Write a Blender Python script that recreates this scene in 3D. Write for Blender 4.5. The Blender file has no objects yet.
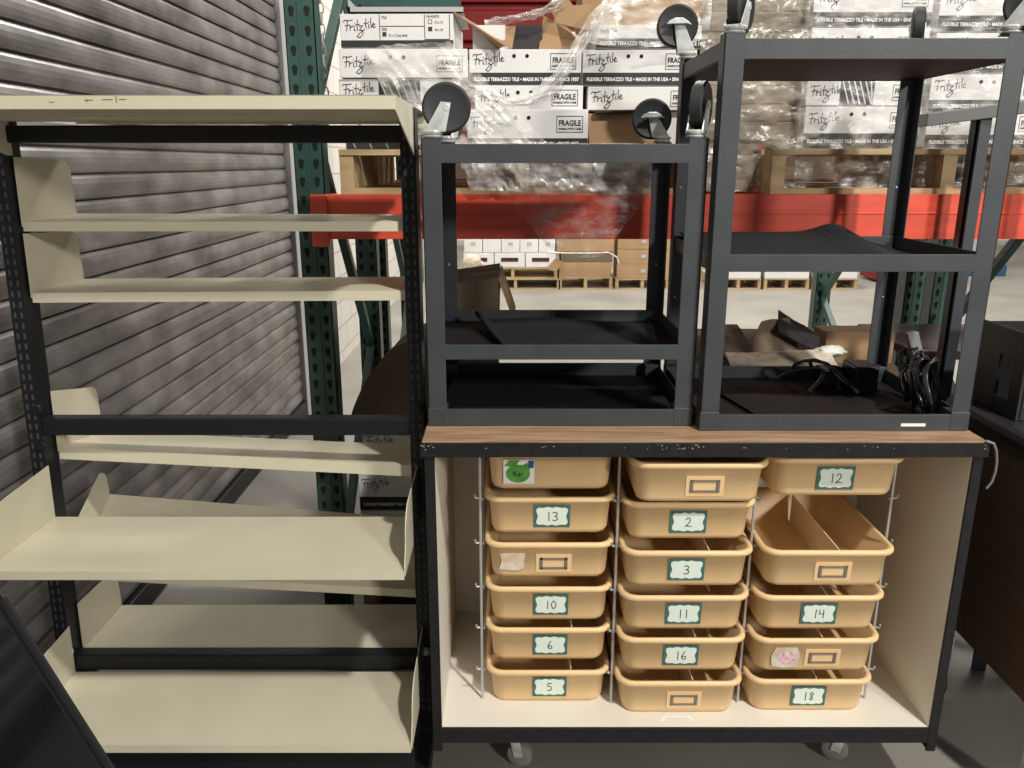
import bpy, bmesh, math, random
from mathutils import Vector, Matrix, noise
random.seed(7)
R = math.radians
C = bpy.context.scene.collection
SC = bpy.context.scene

# ---------------- camera, world, lights, exposure ----------------
DZ = 0.09                       # the local drawings below have their floor at z = -0.09
cam_d = bpy.data.cameras.new('camera'); cam_d.sensor_width = 36.0
cam_d.lens = 800.0 / 1024.0 * 36.0; cam_d.clip_end = 100; cam_d.clip_start = 0.02
cam = bpy.data.objects.new('camera', cam_d); C.objects.link(cam)
cam.location = (0, 0, 1.57); cam.rotation_euler = (R(90 - 15.44), 0, 0)
SC.camera = cam
w = bpy.data.worlds.new('world'); SC.world = w; w.use_nodes = True
w.node_tree.nodes['Background'].inputs[0].default_value = (0.95, 0.97, 1.0, 1)
w.node_tree.nodes['Background'].inputs[1].default_value = 0.13

def area(loc, target, size, power, col=(1, 0.965, 0.90), sy=None):
    d = bpy.data.lights.new('bay_or_fill_light', 'AREA'); d.energy = power; d.color = col
    d.shape = 'RECTANGLE'; d.size = size; d.size_y = sy or size
    o = bpy.data.objects.new('bay_or_fill_light', d); C.objects.link(o)
    o.location = loc
    o.rotation_euler = (Vector(target) - Vector(loc)).to_track_quat('-Z', 'Y').to_euler()
    return o
area((2.3, -1.9, 6.4), (0.4, 1.8, 0.8), 0.28, 430)
area((5.0, -5.6, 4.3), (0.4, 1.8, 0.9), 0.8, 420)  # added fill from the front right, brightens lips and the cabinet's left inner wall
area((-0.2, 7.0, 7.2), (-1.3, 4.5, 0.5), 0.8, 90)
area((3.5, 4.5, 7.2), (2.5, 4.5, 0), 0.8, 150)
area((1.0, 9.0, 7.4), (1.0, 9.0, 0), 1.2, 640)
area((6.0, 9.0, 7.4), (6.0, 9.0, 0), 1.2, 500)
SC.view_settings.view_transform = 'Standard'; SC.view_settings.look = 'None'
SC.view_settings.gamma = 1.0; SC.view_settings.use_curve_mapping = False
SC.view_settings.exposure = 0.0

# ---------------- materials ----------------
MT = {}
def mat(name, col, rough=0.5, metal=0.0, var=0.0, scale=8.0, col2=None, bump=0.0, bscale=60.0, stretch=None, spec=None, lo=0.35, hi=0.65):
    m = bpy.data.materials.new(name); m.use_nodes = True
    nt = m.node_tree; b = nt.nodes['Principled BSDF']
    b.inputs['Base Color'].default_value = (*col, 1); b.inputs['Roughness'].default_value = rough
    b.inputs['Metallic'].default_value = metal
    if spec is not None: b.inputs['Specular IOR Level'].default_value = spec
    if col2 or var:
        if not col2: col2 = tuple(c * (1 - var) for c in col)
        tc = nt.nodes.new('ShaderNodeTexCoord'); mp = nt.nodes.new('ShaderNodeMapping')
        if stretch: mp.inputs['Scale'].default_value = stretch
        n = nt.nodes.new('ShaderNodeTexNoise'); n.inputs['Scale'].default_value = scale; n.inputs['Detail'].default_value = 5
        r = nt.nodes.new('ShaderNodeValToRGB')
        r.color_ramp.elements[0].position = lo; r.color_ramp.elements[0].color = (*col2, 1)
        r.color_ramp.elements[1].position = hi; r.color_ramp.elements[1].color = (*col, 1)
        nt.links.new(tc.outputs['Object'], mp.inputs[0]); nt.links.new(mp.outputs[0], n.inputs['Vector'])
        nt.links.new(n.outputs['Fac'], r.inputs[0]); nt.links.new(r.outputs[0], b.inputs['Base Color'])
    if bump:
        tc = nt.nodes.new('ShaderNodeTexCoord')
        n = nt.nodes.new('ShaderNodeTexNoise'); n.inputs['Scale'].default_value = bscale; n.inputs['Detail'].default_value = 3
        bp = nt.nodes.new('ShaderNodeBump'); bp.inputs['Strength'].default_value = bump; bp.inputs['Distance'].default_value = 0.004
        nt.links.new(tc.outputs['Object'], n.inputs['Vector']); nt.links.new(n.outputs['Fac'], bp.inputs['Height'])
        nt.links.new(bp.outputs[0], b.inputs['Normal'])
    MT[name] = m; return m
mat('cream', (0.58, 0.54, 0.41), 0.42, var=0.07, scale=5)
mat('black_paint', (0.007, 0.008, 0.010), 0.45, spec=0.3, bump=0.05)
mat('cart_steel', (0.043, 0.048, 0.055), 0.48, var=0.18, scale=12, bump=0.08, bscale=150)
mat('cart_tray', (0.010, 0.010, 0.011), 0.6, spec=0.25, bump=0.08, bscale=150)
mat('rubber', (0.022, 0.024, 0.027), 0.55, var=0.15)
mat('mat_black', (0.010, 0.012, 0.016), 0.75, spec=0.25, bump=0.2, bscale=300)
mat('mat_brown', (0.016, 0.012, 0.011), 0.75, spec=0.25, bump=0.2, bscale=300)
mat('zinc', (0.74, 0.76, 0.74), 0.34, 0.45, var=0.35, scale=30)
mat('wire', (0.46, 0.46, 0.45), 0.4, 0.5)
mat('tray', (0.79, 0.55, 0.29), 0.42, var=0.08, scale=7)
mat('lining', (0.74, 0.70, 0.61), 0.55, var=0.06, scale=3)
mat('edge_black', (0.008, 0.008, 0.010), 0.5, spec=0.3, col2=(0.014, 0.014, 0.015), scale=40)
mat('chip', (0.45, 0.43, 0.40), 0.7)
mat('white_paper', (0.78, 0.79, 0.76), 0.6)
mat('label_white', (0.70, 0.78, 0.70), 0.6)
mat('teal', (0.055, 0.16, 0.14), 0.6, var=0.3, scale=120)
mat('ink', (0.03, 0.03, 0.035), 0.7)
mat('carton_white', (0.72, 0.71, 0.70), 0.65, var=0.06, scale=6)
mat('carton_dark', (0.022, 0.021, 0.023), 0.6)
mat('kraft', (0.40, 0.255, 0.135), 0.8, var=0.15, scale=5)
mat('kraft_grey', (0.26, 0.205, 0.155), 0.8, var=0.25, scale=5)
mat('kraft_dark', (0.17, 0.125, 0.085), 0.8, var=0.25, scale=5)
mat('pallet_wood', (0.50, 0.36, 0.20), 0.8, var=0.3, scale=4, stretch=(1, 6, 6))
mat('rack_green', (0.034, 0.088, 0.074), 0.38, var=0.25, scale=12)
mat('hole_dark', (0.004, 0.006, 0.006), 0.9)
mat('rack_red', (0.80, 0.10, 0.055), 0.36, var=0.2, scale=6, stretch=(1, 1, 5))
mat('dark_red', (0.19, 0.010, 0.010), 0.5, spec=0.3, var=0.2, scale=4)
mat('maroon', (0.055, 0.020, 0.018), 0.3)
mat('pink', (0.55, 0.22, 0.28), 0.6, var=0.4, scale=90, col2=(0.75, 0.62, 0.62))
mat('leaf', (0.10, 0.38, 0.05), 0.5, var=0.4, scale=60)
mat('leaf_dark', (0.03, 0.22, 0.04), 0.5)
mat('blue', (0.03, 0.08, 0.17), 0.5)
mat('glossy_black', (0.010, 0.011, 0.013), 0.12, var=0.5, scale=5)
mat('plastic_black', (0.018, 0.019, 0.021), 0.4, bump=0.1, bscale=120)
mat('desk_wood', (0.13, 0.075, 0.043), 0.5, var=0.25, scale=6, stretch=(1, 1, 12))
mat('slot_grey', (0.045, 0.045, 0.048), 0.6)
mat('holder_metal', (0.22, 0.19, 0.16), 0.45, 0.3)
mat('stand_grey', (0.17, 0.17, 0.17), 0.45)
mat('grey_paint', (0.42, 0.42, 0.43), 0.5)
mat('tan_divider', (0.66, 0.53, 0.38), 0.5)
mat('dirty_white', (0.66, 0.61, 0.52), 0.6, col2=(0.5, 0.40, 0.28), scale=30)
mat('concrete', (0.26, 0.245, 0.215), 0.55, col2=(0.185, 0.172, 0.15), scale=1.6, bump=0.06, bscale=30, lo=0.3, hi=0.7)
mat('cable', (0.014, 0.014, 0.016), 0.25)
mat('wheel_grey', (0.20, 0.19, 0.18), 0.5)

def door_mat():
    m = mat('galvanised', (0.36, 0.34, 0.335), 0.34, 0.65, col2=(0.13, 0.122, 0.118), scale=2.6, stretch=(1, 1.6, 3), bump=0.12, bscale=9, lo=0.3, hi=0.7)  # mottled highlights on the slats are put into the colour as pale and dark blotches
    return m
door_mat()
def wood_top():
    m = mat('wood_laminate', (0.46, 0.30, 0.18), 0.35, col2=(0.27, 0.165, 0.09), scale=9, stretch=(0.7, 9, 9)); return m
wood_top()
def block_mat():
    m = bpy.data.materials.new('painted_block'); m.use_nodes = True; nt = m.node_tree; b = nt.nodes['Principled BSDF']
    b.inputs['Roughness'].default_value = 0.6
    tc = nt.nodes.new('ShaderNodeTexCoord'); sp = nt.nodes.new('ShaderNodeSeparateXYZ'); cb = nt.nodes.new('ShaderNodeCombineXYZ')
    br = nt.nodes.new('ShaderNodeTexBrick'); br.inputs['Scale'].default_value = 1.0
    br.inputs['Brick Width'].default_value = 0.4; br.inputs['Row Height'].default_value = 0.2; br.inputs['Mortar Size'].default_value = 0.006
    br.inputs['Color1'].default_value = (0.72, 0.69, 0.63, 1); br.inputs['Color2'].default_value = (0.68, 0.65, 0.60, 1); br.inputs['Mortar'].default_value = (0.42, 0.40, 0.37, 1)
    nt.links.new(tc.outputs['Object'], sp.inputs[0]); nt.links.new(sp.outputs['Y'], cb.inputs['X']); nt.links.new(sp.outputs['Z'], cb.inputs['Y'])
    nt.links.new(cb.outputs[0], br.inputs['Vector']); nt.links.new(br.outputs['Color'], b.inputs['Base Color'])
    MT['painted_block'] = m
block_mat()
def film_mat(name, lo, hi, f0, f1, scale, stretch, tint=(0.80, 0.78, 0.74)):
    m = bpy.data.materials.new(name); m.use_nodes = True; nt = m.node_tree
    b = nt.nodes['Principled BSDF']; b.inputs['Base Color'].default_value = (*tint, 1); b.inputs['Roughness'].default_value = 0.16
    b.inputs['Specular IOR Level'].default_value = 0.9
    out = nt.nodes['Material Output']; tr = nt.nodes.new('ShaderNodeBsdfTransparent'); mx = nt.nodes.new('ShaderNodeMixShader')
    tc = nt.nodes.new('ShaderNodeTexCoord'); mp = nt.nodes.new('ShaderNodeMapping'); mp.inputs['Scale'].default_value = stretch
    n = nt.nodes.new('ShaderNodeTexNoise'); n.inputs['Scale'].default_value = scale; n.inputs['Detail'].default_value = 6
    mr = nt.nodes.new('ShaderNodeMapRange'); mr.inputs['From Min'].default_value = lo; mr.inputs['From Max'].default_value = hi
    mr.inputs['To Min'].default_value = f0; mr.inputs['To Max'].default_value = f1
    bp = nt.nodes.new('ShaderNodeBump'); bp.inputs['Strength'].default_value = 0.7; bp.inputs['Distance'].default_value = 0.01
    nt.links.new(tc.outputs['Object'], mp.inputs[0]); nt.links.new(mp.outputs[0], n.inputs['Vector']); nt.links.new(n.outputs['Fac'], mr.inputs['Value'])
    nt.links.new(n.outputs['Fac'], bp.inputs['Height']); nt.links.new(bp.outputs[0], b.inputs['Normal'])
    nt.links.new(mr.outputs[0], mx.inputs[0]); nt.links.new(tr.outputs[0], mx.inputs[1]); nt.links.new(b.outputs[0], mx.inputs[2])
    nt.links.new(mx.outputs[0], out.inputs[0]); MT[name] = m
film_mat('film', 0.40, 0.68, 0.10, 0.60, 14, (1, 1, 2.5))
film_mat('film_thick', 0.38, 0.66, 0.22, 0.72, 16, (1, 1, 2))
film_mat('film_thin', 0.42, 0.74, 0.04, 0.55, 16, (1, 1, 2.2))
film_mat('film_brown', 0.35, 0.68, 0.10, 0.55, 12, (1, 1, 3), (0.62, 0.57, 0.48))

# ---------------- mesh builder ----------------
class MB:
    def __init__(s): s.v = []; s.f = []; s.two = None
    def add(s, vs, fs):
        k = len(s.v); s.v += [tuple(p) for p in vs]; s.f += [tuple(i + k for i in f) for f in fs]; return s
    def hexa(s, p):   # p: 4 bottom ccw + 4 top
        return s.add(p, [(3, 2, 1, 0), (4, 5, 6, 7), (0, 1, 5, 4), (1, 2, 6, 5), (2, 3, 7, 6), (3, 0, 4, 7)])
    def box(s, x0, x1, y0, y1, z0, z1):
        return s.hexa([(x0, y0, z0), (x1, y0, z0), (x1, y1, z0), (x0, y1, z0), (x0, y0, z1), (x1, y0, z1), (x1, y1, z1), (x0, y1, z1)])
    def bar(s, p, q, wx, wy, up=(0, 0, 1)):   # rectangular bar from p to q
        p = Vector(p); q = Vector(q); d = (q - p).normalized(); u = Vector(up)
        if abs(d.dot(u)) > 0.95: u = Vector((0, 1, 0))
        a = d.cross(u).normalized(); b = a.cross(d).normalized()
        c = [(-wx, -wy), (wx, -wy), (wx, wy), (-wx, wy)]
        vs = [p + a * i / 2 + b * j / 2 for i, j in c] + [q + a * i / 2 + b * j / 2 for i, j in c]
        return s.hexa(vs)
    def tube(s, pts, r, n=8, close=False):
        pts = [Vector(p) for p in pts]; m = len(pts); vs = []; fs = []
        prev = None
        for i, p in enumerate(pts):
            d = (pts[min(i + 1, m - 1)] - pts[max(i - 1, 0)]).normalized()
            if prev is None: u = Vector((0, 0, 1)) if abs(d.z) < 0.9 else Vector((1, 0, 0))
            else: u = prev
            a = d.cross(u)
            if a.length < 1e-5: a = d.orthogonal()
            a.normalize(); b = a.cross(d).normalized(); prev = b
            rr = r[i] if isinstance(r, (list, tuple)) else r
            for k in range(n):
                t = 2 * math.pi * k / n; vs.append(p + a * math.cos(t) * rr + b * math.sin(t) * rr)
        for i in range(m - 1):
            for k in range(n): fs.append((i * n + k, i * n + (k + 1) % n, (i + 1) * n + (k + 1) % n, (i + 1) * n + k))
        fs.append(tuple(range(n - 1, -1, -1))); fs.append(tuple(range((m - 1) * n, m * n)))
        return s.add(vs, fs)
    def cyl(s, p, q, r, n=24): return s.tube([p, q], r, n)
    def prism_y(s, poly, y0, y1):   # poly in XZ
        n = len(poly); vs = [(x, y0, z) for x, z in poly] + [(x, y1, z) for x, z in poly]
        fs = [tuple(range(n)), tuple(range(2 * n - 1, n - 1, -1))] + [(i, i + n, (i + 1) % n + n, (i + 1) % n) for i in range(n)]
        return s.add(vs, fs)
    def prism_x(s, poly, x0, x1):   # poly in YZ
        n = len(poly); vs = [(x0, y, z) for y, z in poly] + [(x1, y, z) for y, z in poly]
        fs = [tuple(range(n - 1, -1, -1)), tuple(range(n, 2 * n))] + [(i, (i + 1) % n, (i + 1) % n + n, i + n) for i in range(n)]
        return s.add(vs, fs)
    def lathe(s, c, axis, prof, n=28):   # prof: (along axis, radius)
        c = Vector(c); d = Vector(axis).normalized(); a = d.orthogonal().normalized(); b = d.cross(a); vs = []; fs = []
        for h, r in prof:
            for k in range(n):
                t = 2 * math.pi * k / n; vs.append(c + d * h + (a * math.cos(t) + b * math.sin(t)) * r)
        for i in range(len(prof) - 1):
            for k in range(n): fs.append((i * n + k, i * n + (k + 1) % n, (i + 1) * n + (k + 1) % n, (i + 1) * n + k))
        fs.append(tuple(range(n - 1, -1, -1))); fs.append(tuple(range((len(prof) - 1) * n, len(prof) * n)))
        return s.add(vs, fs)
    def loft(s, rings, cap0=True, cap1=True):
        n = len(rings[0]); vs = [p for r in rings for p in r]; fs = []
        for i in range(len(rings) - 1):
            for k in range(n): fs.append((i * n + k, i * n + (k + 1) % n, (i + 1) * n + (k + 1) % n, (i + 1) * n + k))
        if cap0: fs.append(tuple(range(n - 1, -1, -1)))
        if cap1: fs.append(tuple(range((len(rings) - 1) * n, len(rings) * n)))
        return s.add(vs, fs)
    def ribbon(s, pts, wd, y, th=0.0006):   # pen stroke in the XZ plane
        for (x0, z0), (x1, z1) in zip(pts[:-1], pts[1:]):
            dx, dz = x1 - x0, z1 - z0; L = math.hypot(dx, dz) or 1e-6; ex, ez = dx / L * wd * .3, dz / L * wd * .3
            nx, nz = -dz / L * wd / 2, dx / L * wd / 2
            s.prism_y([(x0 - ex + nx, z0 - ez + nz), (x0 - ex - nx, z0 - ez - nz), (x1 + ex - nx, z1 + ez - nz), (x1 + ex + nx, z1 + ez + nz)], y - th, y)
        return s
    def sheet(s, fn, nu, nv, th=0.0):
        vs = [fn(i / nu, j / nv) for j in range(nv + 1) for i in range(nu + 1)]
        fs = [(j * (nu + 1) + i, j * (nu + 1) + i + 1, (j + 1) * (nu + 1) + i + 1, (j + 1) * (nu + 1) + i) for j in range(nv) for i in range(nu)]
        return s.add(vs, fs)
    def mesh(s, name, off=(0, 0, 0), smooth=False):
        me = bpy.data.meshes.new(name); me.from_pydata([(x + off[0], y + off[1], z + off[2]) for x, y, z in s.v], [], s.f)
        bm = bmesh.new(); bm.from_mesh(me); bmesh.ops.recalc_face_normals(bm, faces=bm.faces); bm.to_mesh(me); bm.free()
        if smooth:
            for p in me.polygons: p.use_smooth = True
        me.update(); return me

class Thing:
    """Empty at the thing's base; drawings are given in room coordinates (floor at -DZ)."""
    def __init__(s, name, label, cat, base, group=None, rot=(0, 0, 0)):
        s.o = bpy.data.objects.new(name, None); C.objects.link(s.o); s.o.empty_display_size = 0.05
        s.base = Vector(base); s.o.location = s.base + Vector((0, 0, DZ)); s.o.rotation_euler = rot
        s.o['label'] = label; s.o['category'] = cat
        if group: s.o['group'] = group
    def part(s, name, mb, m, parent=None, bevel=0, smooth=False, label=None, solid=0, stuff=False):
        if getattr(s, 'lean', None) and isinstance(mb, MB): mb.v = [s.lean(p) for p in mb.v]
        me = mb.mesh(name, -s.base, smooth) if isinstance(mb, MB) else mb
        if not me.materials: me.materials.append(MT[m])
        o = bpy.data.objects.new(name, me); C.objects.link(o); o.parent = parent or s.o
        finish(o, bevel, smooth, solid)
        if label: o['label'] = label
        if stuff: o['kind'] = 'stuff'
        return o
def finish(o, bevel, smooth, solid):
    if solid:
        md = o.modifiers.new('solid', 'SOLIDIFY'); md.thickness = solid; md.offset = 0
    if bevel:
        md = o.modifiers.new('bevel', 'BEVEL'); md.width = bevel; md.segments = 2; md.limit_method = 'ANGLE'; md.angle_limit = R(40)
    if smooth:
        md = o.modifiers.new('wn', 'EDGE_SPLIT'); md.split_angle = R(45)
def single(name, mb, m, label, cat, group=None, bevel=0, smooth=False, base=None, kind=None, solid=0):
    vs = mb.v; b = base or (sum(v[0] for v in vs) / len(vs), sum(v[1] for v in vs) / len(vs), min(v[2] for v in vs))
    me = mb.mesh(name, (-b[0], -b[1], -b[2]), smooth); me.materials.append(MT[m])
    o = bpy.data.objects.new(name, me); C.objects.link(o); o.location = (b[0], b[1], b[2] + DZ)
    finish(o, bevel, smooth, solid)
    if label: o['label'] = label; o['category'] = cat
    if group: o['group'] = group
    if kind: o['kind'] = kind
    return o
def struct(name, mb, m, **k): return single(name, mb, m, None, None, kind='structure', **k)
def text_mb(txt, size, x, y, z, align='LEFT', bold=0.0, sx=1.0, shear=0.0):
    cu = bpy.data.curves.new('t', 'FONT'); cu.body = txt; cu.size = size; cu.align_x = align; cu.offset = bold; cu.shear = shear
    cu.resolution_u = 2
    ob = bpy.data.objects.new('t', cu); C.objects.link(ob)
    me = bpy.data.meshes.new_from_object(ob.evaluated_get(bpy.context.evaluated_depsgraph_get()))
    bpy.data.objects.remove(ob)
    mb = MB(); mb.v = [(v.co.x * sx + x, y, v.co.y + z) for v in me.vertices]; mb.f = [tuple(p.vertices) for p in me.polygons]
    return mb

def second(o, mb, base, m='hole_dark'):
    # punched holes / slots: same mesh as their post, second material
    bm = bmesh.new(); bm.from_mesh(o.data); o.data.materials.append(MT[m]); k = [bm.verts.new((x - base[0], y - base[1], z - base[2])) for x, y, z in mb.v]
    for f in mb.f: bm.faces.new([k[i] for i in f]).material_index = 1
    bm.to_mesh(o.data); bm.free(); o.modifiers.clear()
# ---------------- the setting ----------------
F = -DZ
struct('floor', MB().box(-1.75, 12, -4, 16, F - 0.1, F), 'concrete')
wl = MB().box(-1.55, -1.385, 5.0, 16, F, 8).box(-1.55, -1.385, -4, 5.0, 3.3, 8)
struct('wall_left', wl, 'painted_block', base=(0, 0, 0))
struct('wall_back', MB().box(-1.75, 12, 16, 16.15, F, 8), 'painted_block', base=(0, 0, 0))
# roll-up door: slats with real curvature, running back along the left side
d = MB(); P = 0.0804; y0, y1 = -1.5, 4.95; prof = []
z = F + 0.09
while z < 3.25:
    for dz, dx in ((0.0, -0.014), (0.004, -0.014), (0.006, 0.001), (0.016, 0.0055), (0.033, 0.0075), (0.050, 0.006), (0.066, 0.001), (0.077, -0.006)):
        prof.append((z + dz, -1.350 + dx))
    z += P
ny = 24
vs = []; fs = []
for zz, xx in prof:
    for j in range(ny + 1):
        yy = y0 + (y1 - y0) * j / ny
        vs.append((xx + 0.004 * noise.noise(Vector((yy * 1.7, zz * 2.0, 3.1))), yy, zz))
for i in range(len(prof) - 1):
    for j in range(ny): k = i * (ny + 1) + j; fs.append((k, k + 1, k + ny + 2, k + ny + 1))
d.add(vs, fs)
door = struct('door_1', d, 'galvanised', smooth=False, base=(-1.35, 2, F), solid=0.002)
def dpart(name, mb, m, **k):
    me = mb.mesh(name, (1.35, -2, -F)); me.materials.append(MT[m]); o = bpy.data.objects.new(name, me); C.objects.link(o); o.parent = door; finish(o, k.get('bevel', 0), False, 0); return o
dpart('bottom_bar', MB().box(-1.37, -1.325, y0, y1, F + 0.01, F + 0.09), 'black_paint', bevel=0.004)
dpart('guide_rail', MB().box(-1.39, -1.32, 4.95, 5.03, F, 3.3), 'grey_paint', bevel=0.004)

# ---------------- double-sided cream shelving unit ----------------
U = Thing('shelving_unit', 'tall cream metal shelving unit on a black frame, standing in front of the roll-up door', 'shelving unit', (-0.72, 1.92, F))
XL, XR = -1.176, -0.236
U_LEAN = 0.032      # the left post leans in slightly towards the top
U.lean = lambda p: (p[0] + U_LEAN * (p[2] - 0.5) * min(1, max(0, (XR - p[0]) / (XR - XL))), p[1], p[2])
for side, x0 in (('l', XL - 0.040), ('r', XR - 0.018)):
    p = MB().box(x0, x0 + 0.036, 1.885, 1.945, F, 1.60)
    post = U.part('post', p, 'black_paint', bevel=0.002)
    sl = MB()
    zz = F + 0.12
    while zz < 1.56:
        for dx in (0.010, 0.026): sl.box(x0 + dx - 0.0025, x0 + dx + 0.0025, 1.8835, 1.8855, zz, zz + 0.014)
        zz += 0.0254
    sl.v = [U.lean(p) for p in sl.v]; second(post, sl, U.base, 'slot_grey')
    U.part('foot', MB().box(x0 - 0.002, x0 + 0.038, 1.70, 2.13, F, F + 0.05), 'black_paint', bevel=0.004)
for zb, zt in ((1.524, 1.562), (0.824, 0.868), (0.150, 0.196)):
    U.part('crossbar', MB().box(XL - 0.01, XR + 0.01, 1.89, 1.93, zb, zt), 'black_paint', bevel=0.004)
for zz in (0.895, 0.80, 0.215):
    for x in (XL - 0.006, XR + 0.004):
        U.part('bolt', MB().lathe((x, 1.884, zz), (0, -1, 0), [(0, 0.013), (0.004, 0.013), (0.006, 0.009), (0.009, 0.009)], 12), 'black_paint' if zz > 0.3 else 'zinc')
def bracket(x, yp, yf, z0p, z0f, h, slope=0.0):
    # end plate: tall at the post, rounded corner, down to the front lip
    s = 1 if yf > yp else -1; L = abs(yf - yp); pts = [(yp, z0p - 0.012), (yp, z0p + h)]
    full = s > 0
    r = 0.035 if full else h * 0.55; yc = yp + s * (L * (0.97 if full else 0.90) - r); zc = z0p + (z0f - z0p) * (1.0 if full else 0.7) + h - slope - r
    for k in range(9):
        t = R(90 - 90 * k / 8); pts.append((yc + s * r * math.cos(t), zc + r * math.sin(t)))
    pts += [(yf, z0f + 0.004), (yf, z0f - 0.012)]
    return MB().prism_x(pts, x - 0.0012, x + 0.0012)
def shelf(yp, yf, zpl, zpr, zfl, zfr, h=0.137, lip=0.020, label=None, lipback=0.02, slope=0.01):
    """yp: edge at the posts, yf: free edge; corner heights at post-left/right, free-left/right"""
    m = MB(); t = 0.0015
    a, b = XL + 0.004, XR - 0.004
    m.hexa([(a, yp, zpl - t), (b, yp, zpr - t), (b, yf, zfr - t), (a, yf, zfl - t), (a, yp, zpl), (b, yp, zpr), (b, yf, zfr), (a, yf, zfl)])
    s = 1 if yf > yp else -1
    for yy, l, r, hh, dy in ((yf, zfl, zfr, lip, -0.002 * s), (yp, zpl, zpr, lipback, 0.002 * s)):
        m.hexa([(a, yy, l - hh), (b, yy, r - hh), (b, yy + dy, r - hh), (a, yy + dy, l - hh), (a, yy, l - t), (b, yy, r - t), (b, yy + dy, r - t), (a, yy + dy, l - t)])
        m.hexa([(a, yy, l - hh - t), (b, yy, r - hh - t), (b, yy + dy * 7, r - hh - t), (a, yy + dy * 7, l - hh - t), (a, yy, l - hh), (b, yy, r - hh), (b, yy + dy * 7, r - hh), (a, yy + dy * 7, l - hh)])
    sh = U.part('shelf', m, 'cream', label=label)
    if h:
        U.part('end_bracket', bracket(XL + 0.002, yp, yf, zpl, zfl, h, slope), 'cream', parent=sh)
        U.part('end_bracket', bracket(XR - 0.002, yp, yf, zpr, zfr, h, slope), 'cream', parent=sh)
    return sh
# back side, top to bottom
shelf(1.905, 2.15, 1.348, 1.348, 1.352, 1.350, h=0.145, lipback=0.021)
shelf(1.905, 2.15, 1.180, 1.186, 1.180, 1.186, h=0.140, lipback=0.022)
shelf(1.935, 2.16, 0.777, 0.727, 0.745, 0.70, h=0.150, lipback=0.030)
shelf(1.935, 2.16, 0.425, 0.368, 0.551, 0.470, h=0.10, lipback=0.022, slope=0.02)
shelf(1.935, 2.16, 0.188, 0.190, 0.188, 0.190, h=0.14, lipback=0.022)
# front side
shelf(1.884, 1.60, 0.607, 0.607, 0.607, 0.607, h=0.14, lip=0.020)
shelf(1.884, 1.60, 0.150, 0.150, 0.150, 0.150, h=0.14, lip=0.020)
U.part('base_shadow_panel', MB().box(XL, XR, 1.63, 1.634, F + 0.004, 0.126), 'black_paint')  # added black panel standing in for the shadow below the lowest shelf
# canopy top with triangular end brackets
m = MB(); a, b = XL - 0.0, XR + 0.014
m.box(a, b, 1.60, 2.20, 1.602, 1.604).box(a, b, 1.60, 1.602, 1.578, 1.604).box(a, b, 1.60, 1.625, 1.578, 1.5795).box(a, b, 2.198, 2.20, 1.578, 1.604).box(a, b, 1.70, 1.90, 1.570, 1.5715).box(a, b, 1.70, 1.702, 1.570, 1.602)
cp = U.part('top_canopy', m, 'cream', bevel=0.0008)
for x in (XL + 0.0, XR + 0.014):
    U.part('end_bracket', MB().prism_x([(1.602, 1.604), (1.905, 1.604), (1.905, 1.497), (1.885, 1.497), (1.602, 1.577)], x - 0.0013, x + 0.0013), 'cream', parent=cp)
marks = MB()
for (x, zz, ww, hh) in ((-0.83, 1.594, 0.016, 0.0012), (-0.795, 1.595, 0.020, 0.0012), (-0.768, 1.590, 0.0012, 0.012), (-0.762, 1.5955, 0.014, 0.0012), (-0.826, 1.591, 0.0012, 0.005), (-0.90, 1.5905, 0.010, 0.001)):
    marks.box(x, x + ww, 1.5993, 1.6002, zz, zz + hh)
U.part('scuff_mark', marks, 'desk_wood', parent=cp)

# ---------------- black glossy panel at the lower left ----------------
def rounded_poly(corners, rads, n=6):
    out = []; k = len(corners)
    for i in range(k):
        p0, p1, p2 = Vector(corners[i - 1]), Vector(corners[i]), Vector(corners[(i + 1) % k]); r = rads[i]
        a = (p0 - p1).normalized(); b = (p2 - p1).normalized()
        for j in range(n + 1):
            t = j / n; q = (p1 + a * r) * (1 - t) ** 2 + p1 * 2 * t * (1 - t) + (p1 + b * r) * t * t; out.append((q.x, q.y))
    return out
A = Vector((-1.012, 0.688)); dd = Vector((0.165, -0.415)).normalized(); nn = Vector((dd.y, -dd.x))
B = A + dd * 0.80
corn = [A, B, B + nn * 0.16, A + nn * 0.45 - dd * 0.02]
Lz = min(q.y for q in corn); 
corn = [(q.x, max(q.y, F + 0.002)) for q in corn]
pg = Thing('tabletop_panel', 'glossy black panel leaning on edge at the lower left, in front of the cream shelving', 'panel', (-1.0, 1.40, F))
m = MB().prism_y(rounded_poly(corn, [0.03, 0.01, 0.01, 0.03]), 1.38, 1.404)
pb = pg.part('board', m, 'glossy_black', bevel=0.003, smooth=False)
ec = [(q[0] + 0.0, q[1]) for q in corn]
m = MB(); e0 = A + dd * 0.03; e1 = A + dd * 0.76
m.bar((e0.x + 0.001, 1.392, e0.y), (e1.x + 0.001, 1.392, e1.y), 0.030, 0.006, up=(0, 1, 0))
pg.part('edge_trim', m, 'plastic_black', bevel=0.002)

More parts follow.
